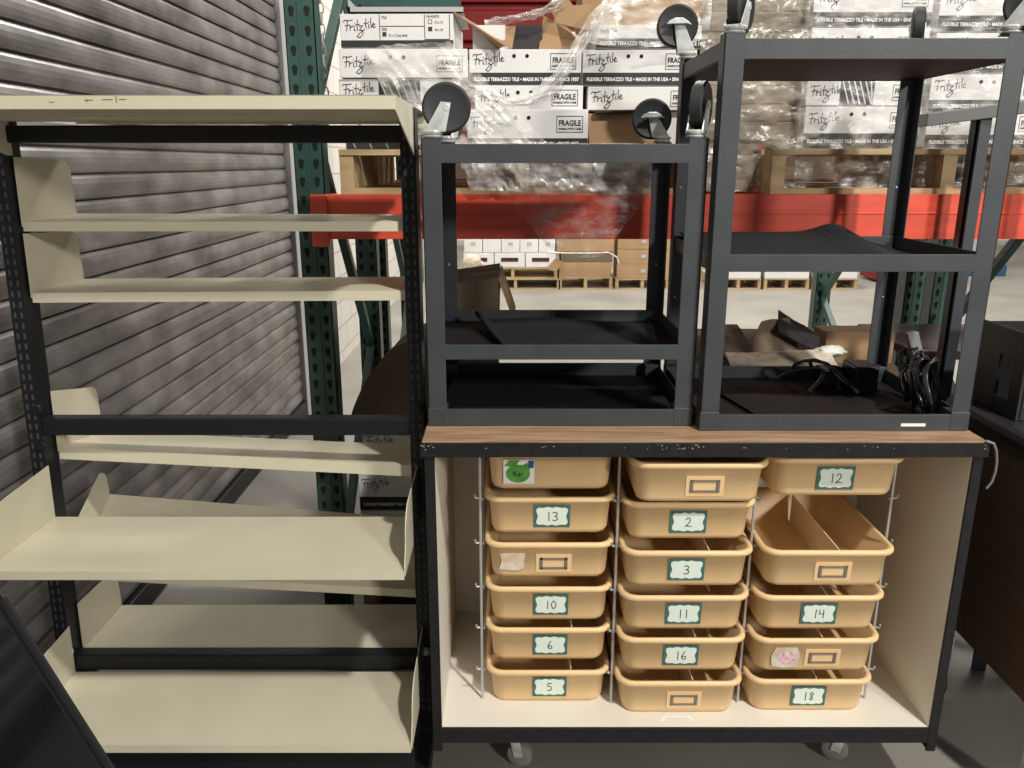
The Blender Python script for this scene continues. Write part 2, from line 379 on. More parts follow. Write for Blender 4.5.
# ---------------- tray cabinet ----------------
K = Thing('tray_cabinet', 'open low storage cabinet on casters with a wood-look top, holding the tan plastic trays', 'cabinet', (0.433, 1.95, F))
cx0, cx1, cy0, cy1 = -0.196, 1.064, 1.70, 2.25
for x0, x1, xi0, xi1 in ((cx0, cx0 + 0.018, cx0 + 0.018, cx0 + 0.021), (cx1 - 0.018, cx1, cx1 - 0.021, cx1 - 0.018)):
    sp = K.part('side_panel', MB().box(x0, x1, cy0 + 0.004, cy1, 0.052, 0.842), 'edge_black', bevel=0.001)
    K.part('edge_band', MB().box(x0 - 0.002, x1 + 0.003, cy0 - 0.002, cy0 + 0.004, 0.050, 0.842), 'edge_black', parent=sp, bevel=0.001)
    K.part('lining', MB().box(xi0, xi1, cy0 + 0.004, cy1 - 0.01, 0.1185, 0.838), 'lining', parent=sp, label='cream inner face')
bp = K.part('bottom_panel', MB().box(cx0 + 0.018, cx1 - 0.018, cy0 + 0.004, cy1, 0.085, 0.118), 'lining')
K.part('front_rail', MB().box(cx0 + 0.018, cx1 - 0.018, cy0 - 0.001, cy0 + 0.012, 0.074, 0.1175), 'edge_black', bevel=0.001)
K.part('back_panel', MB().box(cx0 + 0.018, cx1 - 0.018, cy1 - 0.012, cy1, 0.118, 0.842), 'lining')
tp = MB().prism_x([(cy0 - 0.006, 0.843), (cy1 + 0.02, 0.843), (cy1 + 0.02, 0.8775), (cy0 - 0.006, 0.8775)], cx0 - 0.006, cx1 + 0.004)
K.part('top', tp, 'wood_laminate', label='brown wood-look worktop')
tb = MB().box(cx0 - 0.009, cx1 + 0.007, cy0 - 0.010, cy0 - 0.005, 0.842, 0.876).box(cx0 - 0.010, cx0 - 0.005, cy0 - 0.006, cy1 + 0.02, 0.842, 0.876).box(cx1 + 0.003, cx1 + 0.008, cy0 - 0.006, cy1 + 0.02, 0.842, 0.876)
te = K.part('edge_band', tb, 'edge_black', bevel=0.001, label='black chipped edging of the worktop')
ch = MB(); rr = random.Random(3)
for c0, c1, n in ((-0.205, -0.17, 12), (0.30, 0.42, 20), (-0.17, 0.3, 5), (0.75, 0.86, 7), (0.42, 0.75, 4), (1.055, 1.069, 4)):
    for _ in range(n):
        x = rr.uniform(c0, c1); zz = rr.uniform(0.860, 0.873); s = rr.uniform(0.0004, 0.0014)
        ch.prism_y([(x, zz - s), (x + s * 1.8, zz), (x + s * 0.4, zz + s * 0.8), (x - s, zz + s * 0.3)], cy0 - 0.0106, cy0 - 0.0098)
K.part('chipped_spot', ch, 'chip', parent=te)
st = MB().ribbon([(0.37, 0.0), (0.485, 0.0), (0.49, -0.006), (0.485, -0.014)], 0.003, 0)
stain = MB()
stain.add([(0.375, 1.722, 0.1186), (0.385, 1.722, 0.1186), (0.392, 1.738, 0.1186), (0.448, 1.738, 0.1186), (0.455, 1.722, 0.1186), (0.465, 1.722, 0.1186), (0.456, 1.745, 0.1186), (0.384, 1.745, 0.1186)], [(0, 1, 2, 7), (7, 2, 3, 6), (3, 4, 5, 6)])
K.part('tape_residue', stain, 'white_paper', parent=bp)
# wire runners between the columns
levels = [0.820, 0.704, 0.583, 0.462, 0.345, 0.222]      # rim heights, top row first
for i, x in enumerate((-0.078, 0.2585, 0.5905, 0.930)):
    yw = 1.815 if i in (0, 3) else 1.80; m = MB()
    m.tube([(x, yw, 0.119), (x, yw, 0.842)], 0.0035, 8).tube([(x, 2.17, 0.119), (x, 2.17, 0.842)], 0.0035, 8)
    for lv in levels[1:]:
        for sx in ((1,) if i == 0 else (-1,) if i == 3 else (-1, 1)):
            xx = x + 0.007 * sx
            m.tube([(x, yw + .003, lv - 0.016), (x - 0.012 * (1 if sx > 0 else -1), yw - 0.002, lv - 0.014), (x - 0.013 * (1 if sx > 0 else -1), yw - 0.006, lv - 0.004)], 0.0028, 6)
            m.tube([(x - 0.002, yw, lv - 0.016), (xx, yw - 0.004, lv - 0.016), (xx, 2.168, lv - 0.016)], 0.0022, 6)
    K.part('wire_runner', m, 'wire', smooth=True, label='grey wire runner ladder')
# casters below the cabinet
def low_caster(x, y, ang):
    c = MB().box(x - 0.035, x + 0.035, y - 0.03, y + 0.03, 0.066, 0.074).cyl((x, y, 0.045), (x, y, 0.068), 0.018, 16)
    dx, dy = math.cos(ang), math.sin(ang); wx, wy = x + dx * 0.022, y + dy * 0.022; wz = F + 0.034
    ax = Vector((-dy, dx, 0))
    for s in (-1, 1):
        o = ax * 0.014 * s
        c.bar((x + o.x, y + o.y, 0.05), (wx + o.x, wy + o.y, wz), 0.003, 0.026, up=(dx, dy, 0))
    root = K.part('caster', c, 'zinc', bevel=0.001)
    K.part('wheel', MB().lathe((wx - ax.x * 0.011, wy - ax.y * 0.011, wz), ax, [(0, 0.010), (0.0, 0.028), (0.003, 0.034), (0.019, 0.034), (0.022, 0.028), (0.022, 0.010)], 28), 'wheel_grey', parent=root, smooth=True)
for x, y, a in ((0.0, 1.82, R(-15)), (0.90, 1.83, R(160)), (0.0, 2.18, R(20)), (0.90, 2.18, R(200))): low_caster(x, y, a)
# flex cable hanging off the right end of the top belongs to nobody: a loose strap
single('hanging_cable', MB().tube([(1.060, 1.690, 0.881), (1.0745, 1.685, 0.877), (1.083, 1.685, 0.86), (1.088, 1.685, 0.835), (1.089, 1.685, 0.81), (1.085, 1.685, 0.785), (1.077, 1.688, 0.768)], 0.0032, 8), 'stand_grey',
       'thin dark cable hanging down from the right end of the cabinet worktop', 'cable', smooth=True)

# ---------------- trays ----------------
def rrect(w2, y0, y1, z, r, n=5):
    pts = []
    for cx, cy, a0 in ((w2 - r, y1 - r, 0), (-w2 + r, y1 - r, 90), (-w2 + r, y0 + r, 180), (w2 - r, y0 + r, 270)):
        for k in range(n + 1):
            t = R(a0 + 90 * k / n); pts.append((cx + r * math.cos(t), cy + r * math.sin(t), z))
    return pts
H = 0.104; LEN = 0.395
def tray_mesh():
    m = MB(); W = 0.1615
    def ring(ins, z, r): return rrect(W - ins, 0.0 + ins, LEN - ins, z, r)
    rings = [ring(0.032, 0.0, 0.028), ring(0.022, 0.003, 0.032), ring(0.018, 0.013, 0.034), ring(0.012, H - 0.018, 0.036), ring(0.004, H - 0.016, 0.038), ring(0.0, H - 0.010, 0.04),
             ring(0.001, H - 0.003, 0.04), ring(0.006, H, 0.038), ring(0.013, H - 0.003, 0.036), ring(0.0215, 0.014, 0.031), ring(0.029, 0.006, 0.028)]
    m.loft(rings); return m
tray_me = tray_mesh().mesh('tray_shell', smooth=True); tray_me.materials.append(MT['tray'])
def front_y(z): return 0.018 - (z - 0.013) / (H - 0.031) * 0.006     # tray front wall (outer) at height z
# label plates, shared
LC = 0.051
def plate(w2, h2, m, y, name, wav=0.0):
    mb = MB()
    if wav:
        pts = []
        for k in range(40):
            t = 2 * math.pi * k / 40; c, s = math.cos(t), math.sin(t); q = max(abs(c) / w2, abs(s) / h2) ** -1
            rr_ = q * (1 - wav * (1 + math.cos(8 * t)) * 0.5); pts.append((c * rr_, s * rr_))
    else: pts = [(-w2, -h2), (w2, -h2), (w2, h2), (-w2, h2)]
    mb.prism_y(pts, y - 0.0006, y); me = mb.mesh(name); me.materials.append(MT[m]); return me
frame_me = plate(0.044, 0.030, 'teal', 0, 'label_frame'); scal_me = plate(0.0385, 0.0255, 'label_white', -0.0007, 'label_card', 0.11)
def holder_mesh():
    m = MB(); w2, h2 = 0.034, 0.0155; t = 0.0045
    for a, b, c, d_ in ((-w2, w2, h2 - t, h2), (-w2, w2, -h2, -h2 + t), (-w2, -w2 + t * 1.5, -h2, h2), (w2 - t * 1.5, w2, -h2, h2)): m.box(a, b, -0.003, 0, c, d_)
    return m
hold_me = holder_mesh().mesh('label_holder'); hold_me.materials.append(MT['holder_metal'])
pad_me = MB().box(-0.044, 0.044, -0.0012, 0.001, -0.026, 0.024).mesh('holder_pad'); pad_me.materials.append(MT['tray'])
G = {'1': [[(0, 1), (0, 0)]], '2': [[(-.3, .75), (-.15, .97), (.15, .95), (.25, .7), (.1, .4), (-.35, 0), (-.05, .08), (.4, 0)]],
     '3': [[(-.3, .9), (0, 1), (.28, .85), (.2, .6), (-.05, .53), (.25, .42), (.32, .18), (0, 0), (-.3, .1)]],
     '4': [[(-.3, 1), (-.32, .5), (.25, .5)], [(.2, 1), (.22, 0)]], '5': [[(.3, 1), (-.2, 1), (-.25, .6), (.1, .62), (.3, .35), (.1, .02), (-.3, .08)]],
     '6': [[(.1, 1), (-.2, .6), (-.28, .25), (-.05, 0), (.25, .12), (.2, .4), (-.1, .42), (-.27, .2)]],
     '8': [[(.2, .85), (0, 1), (-.22, .8), (.2, .3), (.05, 0), (-.2, .15), (.0, .5), (.22, .8)]],
     '0': [[(0, 1), (-.28, .7), (-.28, .3), (0, 0), (.28, .3), (.28, .7), (0, 1)]]}
def digits(s, size, y):
    m = MB(); n = len(s)
    for i, c in enumerate(s):
        ox = (i - (n - 1) / 2) * size * 0.62
        for st in G[c]: m.ribbon([(ox + a * size * 0.8, (b - 0.5) * size) for a, b in st], 0.0021, y, 0.0004)
    return m
col_x = {0: 0.0935, 1: 0.426, 2: 0.760}
def holder(t, x0):
    p = t.part('holder_pad', pad_me, 'tray'); p.location = (x0, front_y(0.046) - 0.0005, 0.044); p.rotation_euler = (R(4.7), 0, 0)
    h = t.part('label_holder', hold_me, 'wire', parent=p, label='grey metal card holder'); h.location = (0, -0.001, 0)
def put_tray(col, row, yf, kind, label, num=None, divider=None, dz=0.0, dx=0.0, tone=None):
    zt = levels[row] + dz; yf -= 0.0 if (col, row) in ((1, 0), (2, 2)) else 0.018; t = Thing('storage_tray', label, 'tray', (col_x[col] + dx, yf, zt - H), 'tan plastic trays in the cabinet')
    sh = t.part('shell', tray_me, 'tray'); sh.modifiers.clear() if hasattr(sh.modifiers, 'clear') else None
    if divider is not None:
        dm = MB(); x = divider
        dm.box(x - 0.0015, x + 0.0015, 0.03, LEN - 0.03, 0.007, H - 0.012); me = dm.mesh('divider'); me.materials.append(MT['tan_divider']); t.part('divider', me, 'tan_divider')
    fy = front_y(LC) - 0.0006
    if kind == 'num':
        f = t.part('number_label', frame_me, 'teal', label='teal-framed white number label'); f.location = (0.004 - 0.007 * (col > 0), fy - 0.0015, LC - 0.001); f.rotation_euler = (R(4.7), 0, 0)
        c = t.part('label_card', scal_me, 'label_white', parent=f)
        me = digits(num, 0.024, -0.0014).mesh('handwritten_number'); me.materials.append(MT['ink']); t.part('handwritten_number', me, 'ink', parent=f)
    elif kind == 'holder': holder(t, 0.012)
    return t, fy
cj = 'tan tray in the left column'
put_tray(0, 5, 1.800, 'num', 'tan tray labelled 5, at the bottom of the left column', '5', divider=0.06)
put_tray(0, 4, 1.802, 'num', 'tan tray labelled 6, second from the bottom in the left column', '6', divider=0.06)
put_tray(0, 3, 1.800, 'num', 'tan tray labelled 10 in the left column', '10')
t, fy = put_tray(0, 2, 1.800, 'none', 'tan tray with a torn white sticker and an empty card holder')
holder(t, 0.010)
me = MB().prism_y([(-0.125, 0.028), (-0.080, 0.024), (-0.062, 0.031), (-0.064, 0.052), (-0.060, 0.070), (-0.09, 0.072), (-0.123, 0.070), (-0.119, 0.050)], 0.0125, 0.0135).mesh('torn_sticker'); me.materials.append(MT['dirty_white']); t.part('torn_sticker', me, 'dirty_white')
put_tray(0, 1, 1.800, 'num', 'tan tray labelled 13, just under the tray with the green leaf sticker', '13')
t, fy = put_tray(0, 0, 1.800, 'none', 'topmost tan tray of the left column with a green leaf sticker')
me = MB().box(-0.114, -0.040, 0.0105, 0.0115, 0.020, 0.082).mesh('name_sticker'); me.materials.append(MT['white_paper']); ns = t.part('name_sticker', me, 'white_paper', label='white sticker with green leaves')
lf = MB().prism_y([(-0.079 + 0.029 * math.cos(k * R(18)), 0.046 + 0.023 * math.sin(k * R(18))) for k in range(20)], 0.0095, 0.0104).prism_y([(-0.062 + 0.017 * math.cos(k * R(30)), 0.060 + 0.014 * math.sin(k * R(30) + 0.6)) for k in range(12)], 0.0093, 0.0102).prism_y([(-0.112, 0.066), (-0.100, 0.080), (-0.075, 0.080), (-0.088, 0.062)], 0.0093, 0.0102).mesh('leaf_print')
lf.materials.append(MT['leaf']); t.part('leaf_print', lf, 'leaf', parent=ns)
bl = MB().prism_y([(-0.056, 0.062), (-0.042, 0.060), (-0.041, 0.079), (-0.054, 0.080)], 0.0092, 0.0100).mesh('blue_print'); bl.materials.append(MT['blue']); t.part('blue_print', bl, 'blue', parent=ns)
tx = text_mb('Kar', 0.018, -0.092, 0.0090, 0.040, bold=0.0004).mesh('printed_name'); tx.materials.append(MT['ink']); t.part('printed_name', tx, 'ink', parent=ns)
put_tray(1, 5, 1.755, 'holder', 'tan tray with a scuffed card holder, at the bottom of the middle column', divider=0.035)
put_tray(1, 4, 1.757, 'num', 'tan tray labelled 16 in the middle column', '16', divider=0.035)
put_tray(1, 3, 1.758, 'num', 'tan tray labelled 11 in the middle column', '11')
put_tray(1, 2, 1.757, 'num', 'tan tray labelled 3 in the middle column', '3', divider=0.055)
put_tray(1, 1, 1.768, 'num', 'tan tray labelled 2, just beneath the pulled-out top tray', '2')
put_tray(1, 0, 1.703, 'holder', 'top tan tray of the middle column, pulled forward, with a metal card holder', dz=0.002, dx=0.007)
put_tray(2, 5, 1.763, 'num', 'tan tray labelled 18, at the bottom of the right column', '18', divider=0.02)
t, fy = put_tray(2, 4, 1.755, 'none', 'tan tray with a pink sticker beside its card holder', divider=0.02)
holder(t, 0.018)
me = MB().prism_y([(-0.108, 0.022), (-0.076, 0.016), (-0.046, 0.020), (-0.038, 0.050), (-0.048, 0.074), (-0.10, 0.074), (-0.112, 0.050)], 0.0115, 0.0125).mesh('pink_sticker'); me.materials.append(MT['dirty_white']); s = t.part('pink_sticker', me, 'dirty_white', label='torn pink and white sticker')
me = MB().prism_y([(-0.072 + 0.024 * math.cos(k * R(36)), 0.046 + 0.018 * math.sin(k * R(36))) for k in range(10)], 0.0105, 0.0114).mesh('pink_print'); me.materials.append(MT['pink']); t.part('pink_print', me, 'pink', parent=s)
put_tray(2, 3, 1.758, 'num', 'tan tray labelled 14, under the open pulled-out tray of the right column', '14', divider=0.02)
put_tray(2, 2, 1.722, 'holder', 'pulled-out empty tan tray showing its whole inside, below an empty slot', dz=0.010, divider=0.03)
put_tray(2, 0, 1.760, 'num', 'tan tray labelled 12, at the top of the right column', '12', dx=0.004)
single('paper_scrap', MB().sheet(lambda u, v: (0.655 + 0.075 * u + 0.01 * v, 1.80 + 0.04 * v, 0.7365 + 0.002 * math.sin(3 * u)), 6, 3), 'label_white', 'white paper scrap lying inside the open pulled-out tray', 'paper', solid=0.0006)

# ---------------- upside-down carts ----------------
def caster(T, b, off, zc, r, brake=False):
    """b: leg top; off: horizontal wheel offset direction (x, y); wheel above the leg (the cart is upside down)"""
    b = Vector(b); o = Vector((off[0], off[1], 0)).normalized(); ax = Vector((-o.y, o.x, 0)); wc = b + o * 0.030 + Vector((0, 0, zc))
    c = MB().lathe(b, (0, 0, 1), [(0, 0.012), (0.0, 0.021), (0.004, 0.023), (0.006, 0.017), (0.009, 0.023), (0.014, 0.024), (0.017, 0.019)], 20)
    for s in (-1, 1):
        q = ax * 0.017 * s; e = o * 0.021
        p1, p2, p3, p4 = b - e * 0.9 + Vector((0, 0, 0.012)), b + e * 1.3 + Vector((0, 0, 0.012)), wc + o * 0.010 + Vector((0, 0, 0.010)), wc - o * 0.012 + Vector((0, 0, 0.012))
        t = ax * 0.0015
        c.hexa([p1 + q - t, p2 + q - t, p2 + q + t, p1 + q + t, p4 + q - t, p3 + q - t, p3 + q + t, p4 + q + t])
        c.cyl(wc + q - ax * 0.003, wc + q + ax * 0.003, 0.0075, 12)
    c.bar(b - o * 0.019 + Vector((0, 0, 0.015)), b + o * 0.027 + Vector((0, 0, 0.015)), 0.036, 0.004)
    root = T.part('caster', c, 'zinc', bevel=0.001, label='zinc swivel caster pointing up')
    T.part('wheel', MB().lathe(wc - ax * 0.014, ax, [(0.004, 0.004), (0.003, 0.012), (0.005, 0.030), (0.001, r - 0.010), (0, r - 0.005), (0.004, r), (0.024, r), (0.028, r - 0.005), (0.027, r - 0.010), (0.023, 0.030), (0.025, 0.012), (0.024, 0.004)], 40), 'rubber', parent=root, smooth=True, label='black rubber wheel')
    if brake:
        k = MB(); base = wc - ax * 0.018 * (1 if ax.y > 0 else -1); up = Vector((0, 0, 1)); fr = Vector((0, -1, 0))
        pts = [(-0.031, 0.001), (-0.024, 0.010), (-0.010, 0.016), (0.010, 0.016), (0.024, 0.008), (0.033, 0.0), (0.020, 0.003), (-0.018, 0.002)]
        k.prism_y([(base.x + x, base.z + z) for x, z in pts], base.y - 0.014, base.y - 0.006)
        T.part('brake_lever', k, 'zinc', parent=root, bevel=0.001)
def cart(name, label, x0, x1, y0, y1, ztop, tz, mz, bz, zleg):
    """tz, mz, bz: (bottom, top) of the three tray rims"""
    T = Thing(name, label, 'cart', ((x0 + x1) / 2, (y0 + y1) / 2, 0.8785)); lw, lt = 0.043, 0.0035
    for sx, sy in ((0, 0), (1, 0), (0, 1), (1, 1)):
        xa = x0 if sx == 0 else x1; ya = y0 if sy == 0 else y1; dx = 1 if sx == 0 else -1; dy = 1 if sy == 0 else -1
        m = MB(); a, b_ = sorted((xa, xa + dx * lw)); c, d_ = sorted((ya, ya + dy * lt)); m.box(a, b_, c, d_, 0.8785, zleg)
        a, b_ = sorted((xa, xa + dx * lt)); c, d_ = sorted((ya, ya + dy * lw)); m.box(a, b_, c, d_, 0.8785, zleg)
        # closed leg head for the caster stem
        a, b_ = sorted((xa, xa + dx * lw)); c, d_ = sorted((ya, ya + dy * lw)); m.box(a, b_, c, d_, zleg - 0.003, zleg)
        leg = T.part('leg', m, 'cart_steel', bevel=0.0012)
        a, b_ = sorted((xa - dx * 0.001, xa + dx * (lw + 0.001))); c, d_ = sorted((ya - dy * 0.0012, ya + dy * lw))
        T.part('foot_collar', MB().box(a, b_, c, d_, 0.8785, 0.8785 + 0.045), 'cart_steel', parent=leg, bevel=0.002)
        for zz in ((tz[0] + tz[1]) / 2, (mz[0] + mz[1]) / 2, mz[0] - 0.13, mz[1] + 0.13):
            if sy == 1: T.part('rivet', MB().lathe((xa + dx * 0.020, y1 - lt, zz), (0, -1, 0), [(0, 0.003), (0.001, 0.003), (0.002, 0.0015)], 8), 'zinc', parent=leg)
    def tray(zb, zt, name, deck):
        m = MB(); a, b_, c, d_ = x0 + lt, x1 - lt, y0 + lt, y1 - lt; t = 0.003
        m.box(a + 0.038, b_ - 0.038, y0 + 0.0, y0 + 0.004, zb, zt).box(a + 0.038, b_ - 0.038, y1 - 0.004, y1, zb, zt)
        m.box(a, b_, c, c + t, zb, zt).box(a, b_, d_ - t, d_, zb, zt).box(a, a + t, c, d_, zb, zt).box(b_ - t, b_, c, d_, zb, zt)
        tr = T.part(name, m, 'cart_steel', bevel=0.0008)
        dz_ = zb + 0.002 if deck == 'low' else zt - 0.004
        T.part('tray_deck', MB().box(a, b_, c, d_, dz_, dz_ + 0.002), 'cart_tray', parent=tr, label='black tray floor')
    tray(*tz, 'upper_tray', 'low'); tray(*mz, 'middle_tray', 'low'); tray(*bz, 'lower_tray', 'low')
    return T
S = cart('utility_cart', 'shorter dark grey metal cart standing upside down on the left of the cabinet worktop', -0.197, 0.426, 1.805, 2.265, 1.54, (1.480, 1.520), (1.040, 1.075), (0.8785, 0.919), 1.533)
caster(S, (-0.172, 1.83, 1.533), (1, 0.05), 0.062, 0.053)
caster(S, (0.402, 1.83, 1.533), (0.45, 0.89), 0.068, 0.052)
caster(S, (-0.172, 2.24, 1.533), (0.3, 0.9), 0.060, 0.052)
caster(S, (0.402, 2.24, 1.533), (-1, 0.12), 0.060, 0.052, brake=True)
Tt = cart('utility_cart', 'taller dark grey metal cart standing upside down on the right of the cabinet worktop', 0.437, 1.062, 1.770, 2.235, 1.75, (1.687, 1.727), (1.248, 1.286), (0.8785, 0.917), 1.738)
caster(Tt, (0.462, 1.795, 1.738), (0.55, 0.83), 0.055, 0.052)
caster(Tt, (1.037, 1.795, 1.738), (0.8, -0.6), 0.055, 0.052)
caster(Tt, (0.452, 2.21, 1.738), (-1, 0.1), 0.078, 0.052, brake=True)
caster(Tt, (1.037, 2.21, 1.738), (0.36, 0.93), 0.078, 0.052)
Tt.part('asset_sticker', MB().box(0.905, 0.962, 1.7685, 1.770, 0.889, 0.896), 'white_paper', label='small white sticker')
# rubber mats
def ribbed(fn, nu, nv, name, m, label):
    return single(name, MB().sheet(fn, nu, nv), m, label, 'mat', smooth=False, solid=0.003)
def f1(u, v):
    x = -0.045 - 0.09 * v + (0.40 + 0.12 * v) * u; y = 1.83 + 0.33 * v; z = 1.049 + 0.004 * math.sin(u * 5)
    k = max(0, 0.14 - u) / 0.14; z += 0.030 * math.sin(k * math.pi * 0.75) * (0.35 + 0.65 * v); x += 0.035 * k * k
    z += 0.0005 * math.sin(u * 190)
    if v > 0.5: z += 0.040 * (v - 0.5) * (1 - abs(u - 0.45))
    return (x, y, z)
ribbed(f1, 90, 12, 'rubber_mat', 'mat_black', 'ribbed black rubber mat curling up on the middle tray of the shorter cart')
def f2(u, v):
    x = 0.452 + (0.50 + 0.05 * v) * u; y = 1.79 + 0.40 * v; z = 1.256 + 0.004 * v
    e = 1 / (1 + math.exp((u - 0.90) * 18)); z += e * (0.040 + 0.026 * math.exp(-((u - 0.76) / 0.11) ** 2)) * v ** 0.7
    z += 0.0005 * math.sin(u * 230)
    return (x, y, z)
ribbed(f2, 100, 12, 'rubber_mat', 'mat_black', 'black rubber mat humped up on the middle tray of the taller cart')
def f3(u, v): return (0.47 + 0.105 * u + (0.0 + 0.02) * (1 - v), 1.79 + 0.38 * v, 0.8865 + 0.004 * math.sin(u * 3))
def f3b(u, v):
    xl = 0.61 - 0.085 * v; return (xl + (0.99 - xl) * u, 1.79 + 0.38 * v, 0.8865 + 0.005 * math.sin(u * 6 + v))
def f3(u, v):
    xr = 0.585 - 0.085 * v; return (0.452 + (xr - 0.452) * u, 1.79 + 0.38 * v, 0.8865 + 0.004 * math.sin(u * 3))
ribbed(f3, 10, 8, 'rubber_mat', 'mat_brown', 'narrow dark brown mat at the left of the taller cart bottom tray')
ribbed(f3b, 20, 8, 'rubber_mat', 'mat_brown', 'wide dark brown mat covering most of the taller cart bottom tray')
def f4(u, v): return (-0.17 + 0.57 * u, 1.83 + 0.40 * v, 0.8865 + 0.004 * math.sin(u * 4 + 2 * v))
ribbed(f4, 16, 8, 'rubber_mat', 'mat_black', 'flat black mat on the bottom tray of the shorter cart')
# cable bundle
cb = Thing('cable_bundle', 'coiled bundle of black power cables in the back right corner of the taller cart', 'cables', (0.97, 2.05, 0.89))
rg = random.Random(11)
for k in range(15):
    cx, cy, cz = 1.003 + rg.uniform(-.018, .016), 1.87 + rg.uniform(-0.06, 0.10), 0.965 + rg.uniform(-.02, .02); pts = []
    a, b_ = rg.uniform(0.025, 0.045), rg.uniform(0.045, 0.068); tilt = rg.uniform(0.1, 0.6)
    for i in range(26):
        t = 2 * math.pi * i / 24; pts.append((cx + a * math.cos(t) * 0.8 - tilt * b_ * math.sin(t) * 0.5, cy + a * math.cos(t) * 0.8 + 0.01 * math.sin(3 * t), cz + b_ * math.sin(t)))
    cb.part('cable', MB().tube(pts, 0.0048, 8), 'cable', smooth=True)
for k in range(5):
    x = 0.78 + k * 0.04; pts = [(x + 0.05 * math.sin(i * 0.55 + k), 2.02 + 0.015 * i + 0.02 * math.sin(k), 0.900 + 0.05 * math.sin(i * math.pi / 8) * (1 + 0.4 * math.sin(k))) for i in range(9)]
    cb.part('cable', MB().tube(pts, 0.005, 8), 'cable', smooth=True)
cb.part('plug_block', MB().box(0.90, 0.965, 2.03, 2.12, 0.892, 0.965).box(0.84, 0.90, 2.10, 2.16, 0.892, 0.94), 'cable', bevel=0.006)
single('metal_bracket', MB().hexa([(1.022, 1.965, 0.985), (1.052, 1.965, 0.980), (1.052, 1.985, 0.980), (1.022, 1.985, 0.985), (0.995, 1.975, 1.066), (1.024, 1.975, 1.070), (1.024, 1.995, 1.070), (0.995, 1.995, 1.066)]), 'stand_grey',
       'short grey metal bracket sticking up from the cable bundle', 'bracket', bevel=0.002)

# ---------------- pallet racking ----------------
def upright(T, x, y, face=-1, zt=3.2, holes=True):
    m = MB(); w2 = 0.042; yf = y
    # open C channel with a raised centre seam
    m.box(x - w2, x + w2, yf, yf + 0.003, F, zt).box(x - w2, x - w2 + 0.003, yf, yf + 0.07, F, zt).box(x + w2 - 0.003, x + w2, yf, yf + 0.07, F, zt)
    m.box(x - 0.005, x + 0.005, yf - 0.003, yf, F, zt)
    p = T.part('upright', m, 'rack_green', bevel=0.001)
    T.part('base_plate', MB().box(x - 0.06, x + 0.06, y - 0.03, y + 0.10, F, F + 0.008), 'rack_green', parent=p)
    if holes:
        h = MB(); zz = F + 0.1
        while zz < zt - 0.1:
            for dx in (-0.0215, 0.0215):
                pts = [(x + dx + 0.0085 * math.cos(R(a)), zz + 0.0085 * math.sin(R(a))) for a in range(0, 181, 30)] + [(x + dx - 0.004, zz - 0.019), (x + dx + 0.004, zz - 0.019)]
                h.prism_y(pts, yf - 0.0012, yf + 0.0005)
            zz += 0.0508
        second(p, h, T.base)
    return p
def frame(T, x, y0, y1, holes):
    upright(T, x, y0, holes=holes); upright(T, x, y1, holes=holes)
    for a, b_ in ((2.15, 1.28), (1.28, 0.62), (0.62, 0.05)):
        pass
    zs = [3.0, 2.25, 1.60, 0.75, 0.1]
    for i in range(4):
        ya, yb = (y0 + 0.07, y1 + 0.01) if i % 2 == 0 else (y1 + 0.01, y0 + 0.07)
        T.part('brace', MB().bar((x + 0.0, ya, zs[i]), (x + 0.0, yb, zs[i + 1]), 0.030, 0.030), 'rack_green', bevel=0.002)
def beam(T, xa, xb, y, z0, z1, m='rack_red', conn=True):
    b = MB().box(xa + 0.042, xb - 0.042, y, y + 0.045, z0, z1).box(xa + 0.042, xb - 0.042, y - 0.002, y, z0 + (z1 - z0) * 0.56, z0 + (z1 - z0) * 0.60)
    p = T.part('beam', b, m, bevel=0.005, label='red load beam')
    if conn:
        for x, s in ((xa, 1), (xb, -1)):
            a, c = sorted((x - s * 0.002, x + s * 0.050)); T.part('beam_connector', MB().box(a, c, y - 0.008, y, z0 - 0.022, z1), m, parent=p, bevel=0.004)
RX0, RX1 = -0.588, 1.76
RK = Thing('pallet_rack', 'near green pallet rack with a red front beam behind the upside-down carts', 'rack', (0.63, 2.85, F))
frame(RK, RX0, 2.40, 3.25, True); frame(RK, RX1, 2.40, 3.25, True)
beam(RK, RX0, RX1, 2.395, 1.263, 1.392); beam(RK, RX0, RX1, 3.26, 1.263, 1.392, conn=False)
R2 = Thing('pallet_rack', 'farther green pallet rack standing back to back with the near one', 'rack', (0.63, 4.0, F))
frame(R2, RX0, 3.48, 4.50, True); frame(R2, RX1, 3.48, 4.50, True)
beam(R2, RX0, RX1, 3.475, 1.30, 1.41, 'dark_red'); beam(R2, RX0, RX1, 4.54, 1.30, 1.41, 'dark_red', conn=False)
# load of red steel on the far rack
for x0_, x1_, w_ in ((-0.45, 0.34, 'left'), (0.35, 1.14, 'middle'), (1.15, 1.69, 'right')):
    single('flat_carton', MB().box(x0_, x1_, 3.55, 4.4, 1.412, 1.530), 'kraft_dark', 'dark brown flat carton on the far rack, %s of three, glimpsed through the pallet openings' % w_, 'box', bevel=0.003)
for j in range(5):
    single('red_steel_channel', MB().box(-0.42, 1.15, 3.56, 4.4, 1.5315 + j * 0.145, 1.5315 + j * 0.145 + 0.115).box(-0.42, 1.15, 3.58, 4.38, 1.5315 + j * 0.145 + 0.115, 1.5315 + j * 0.145 + 0.1445), 'dark_red',
           'dark red steel channel stacked on the far rack, %s' % ('lowest of the stack', 'second from the bottom', 'third from the bottom', 'second from the top', 'topmost of the stack')[j], 'channel', group='dark red channels behind the tile boxes', bevel=0.006)
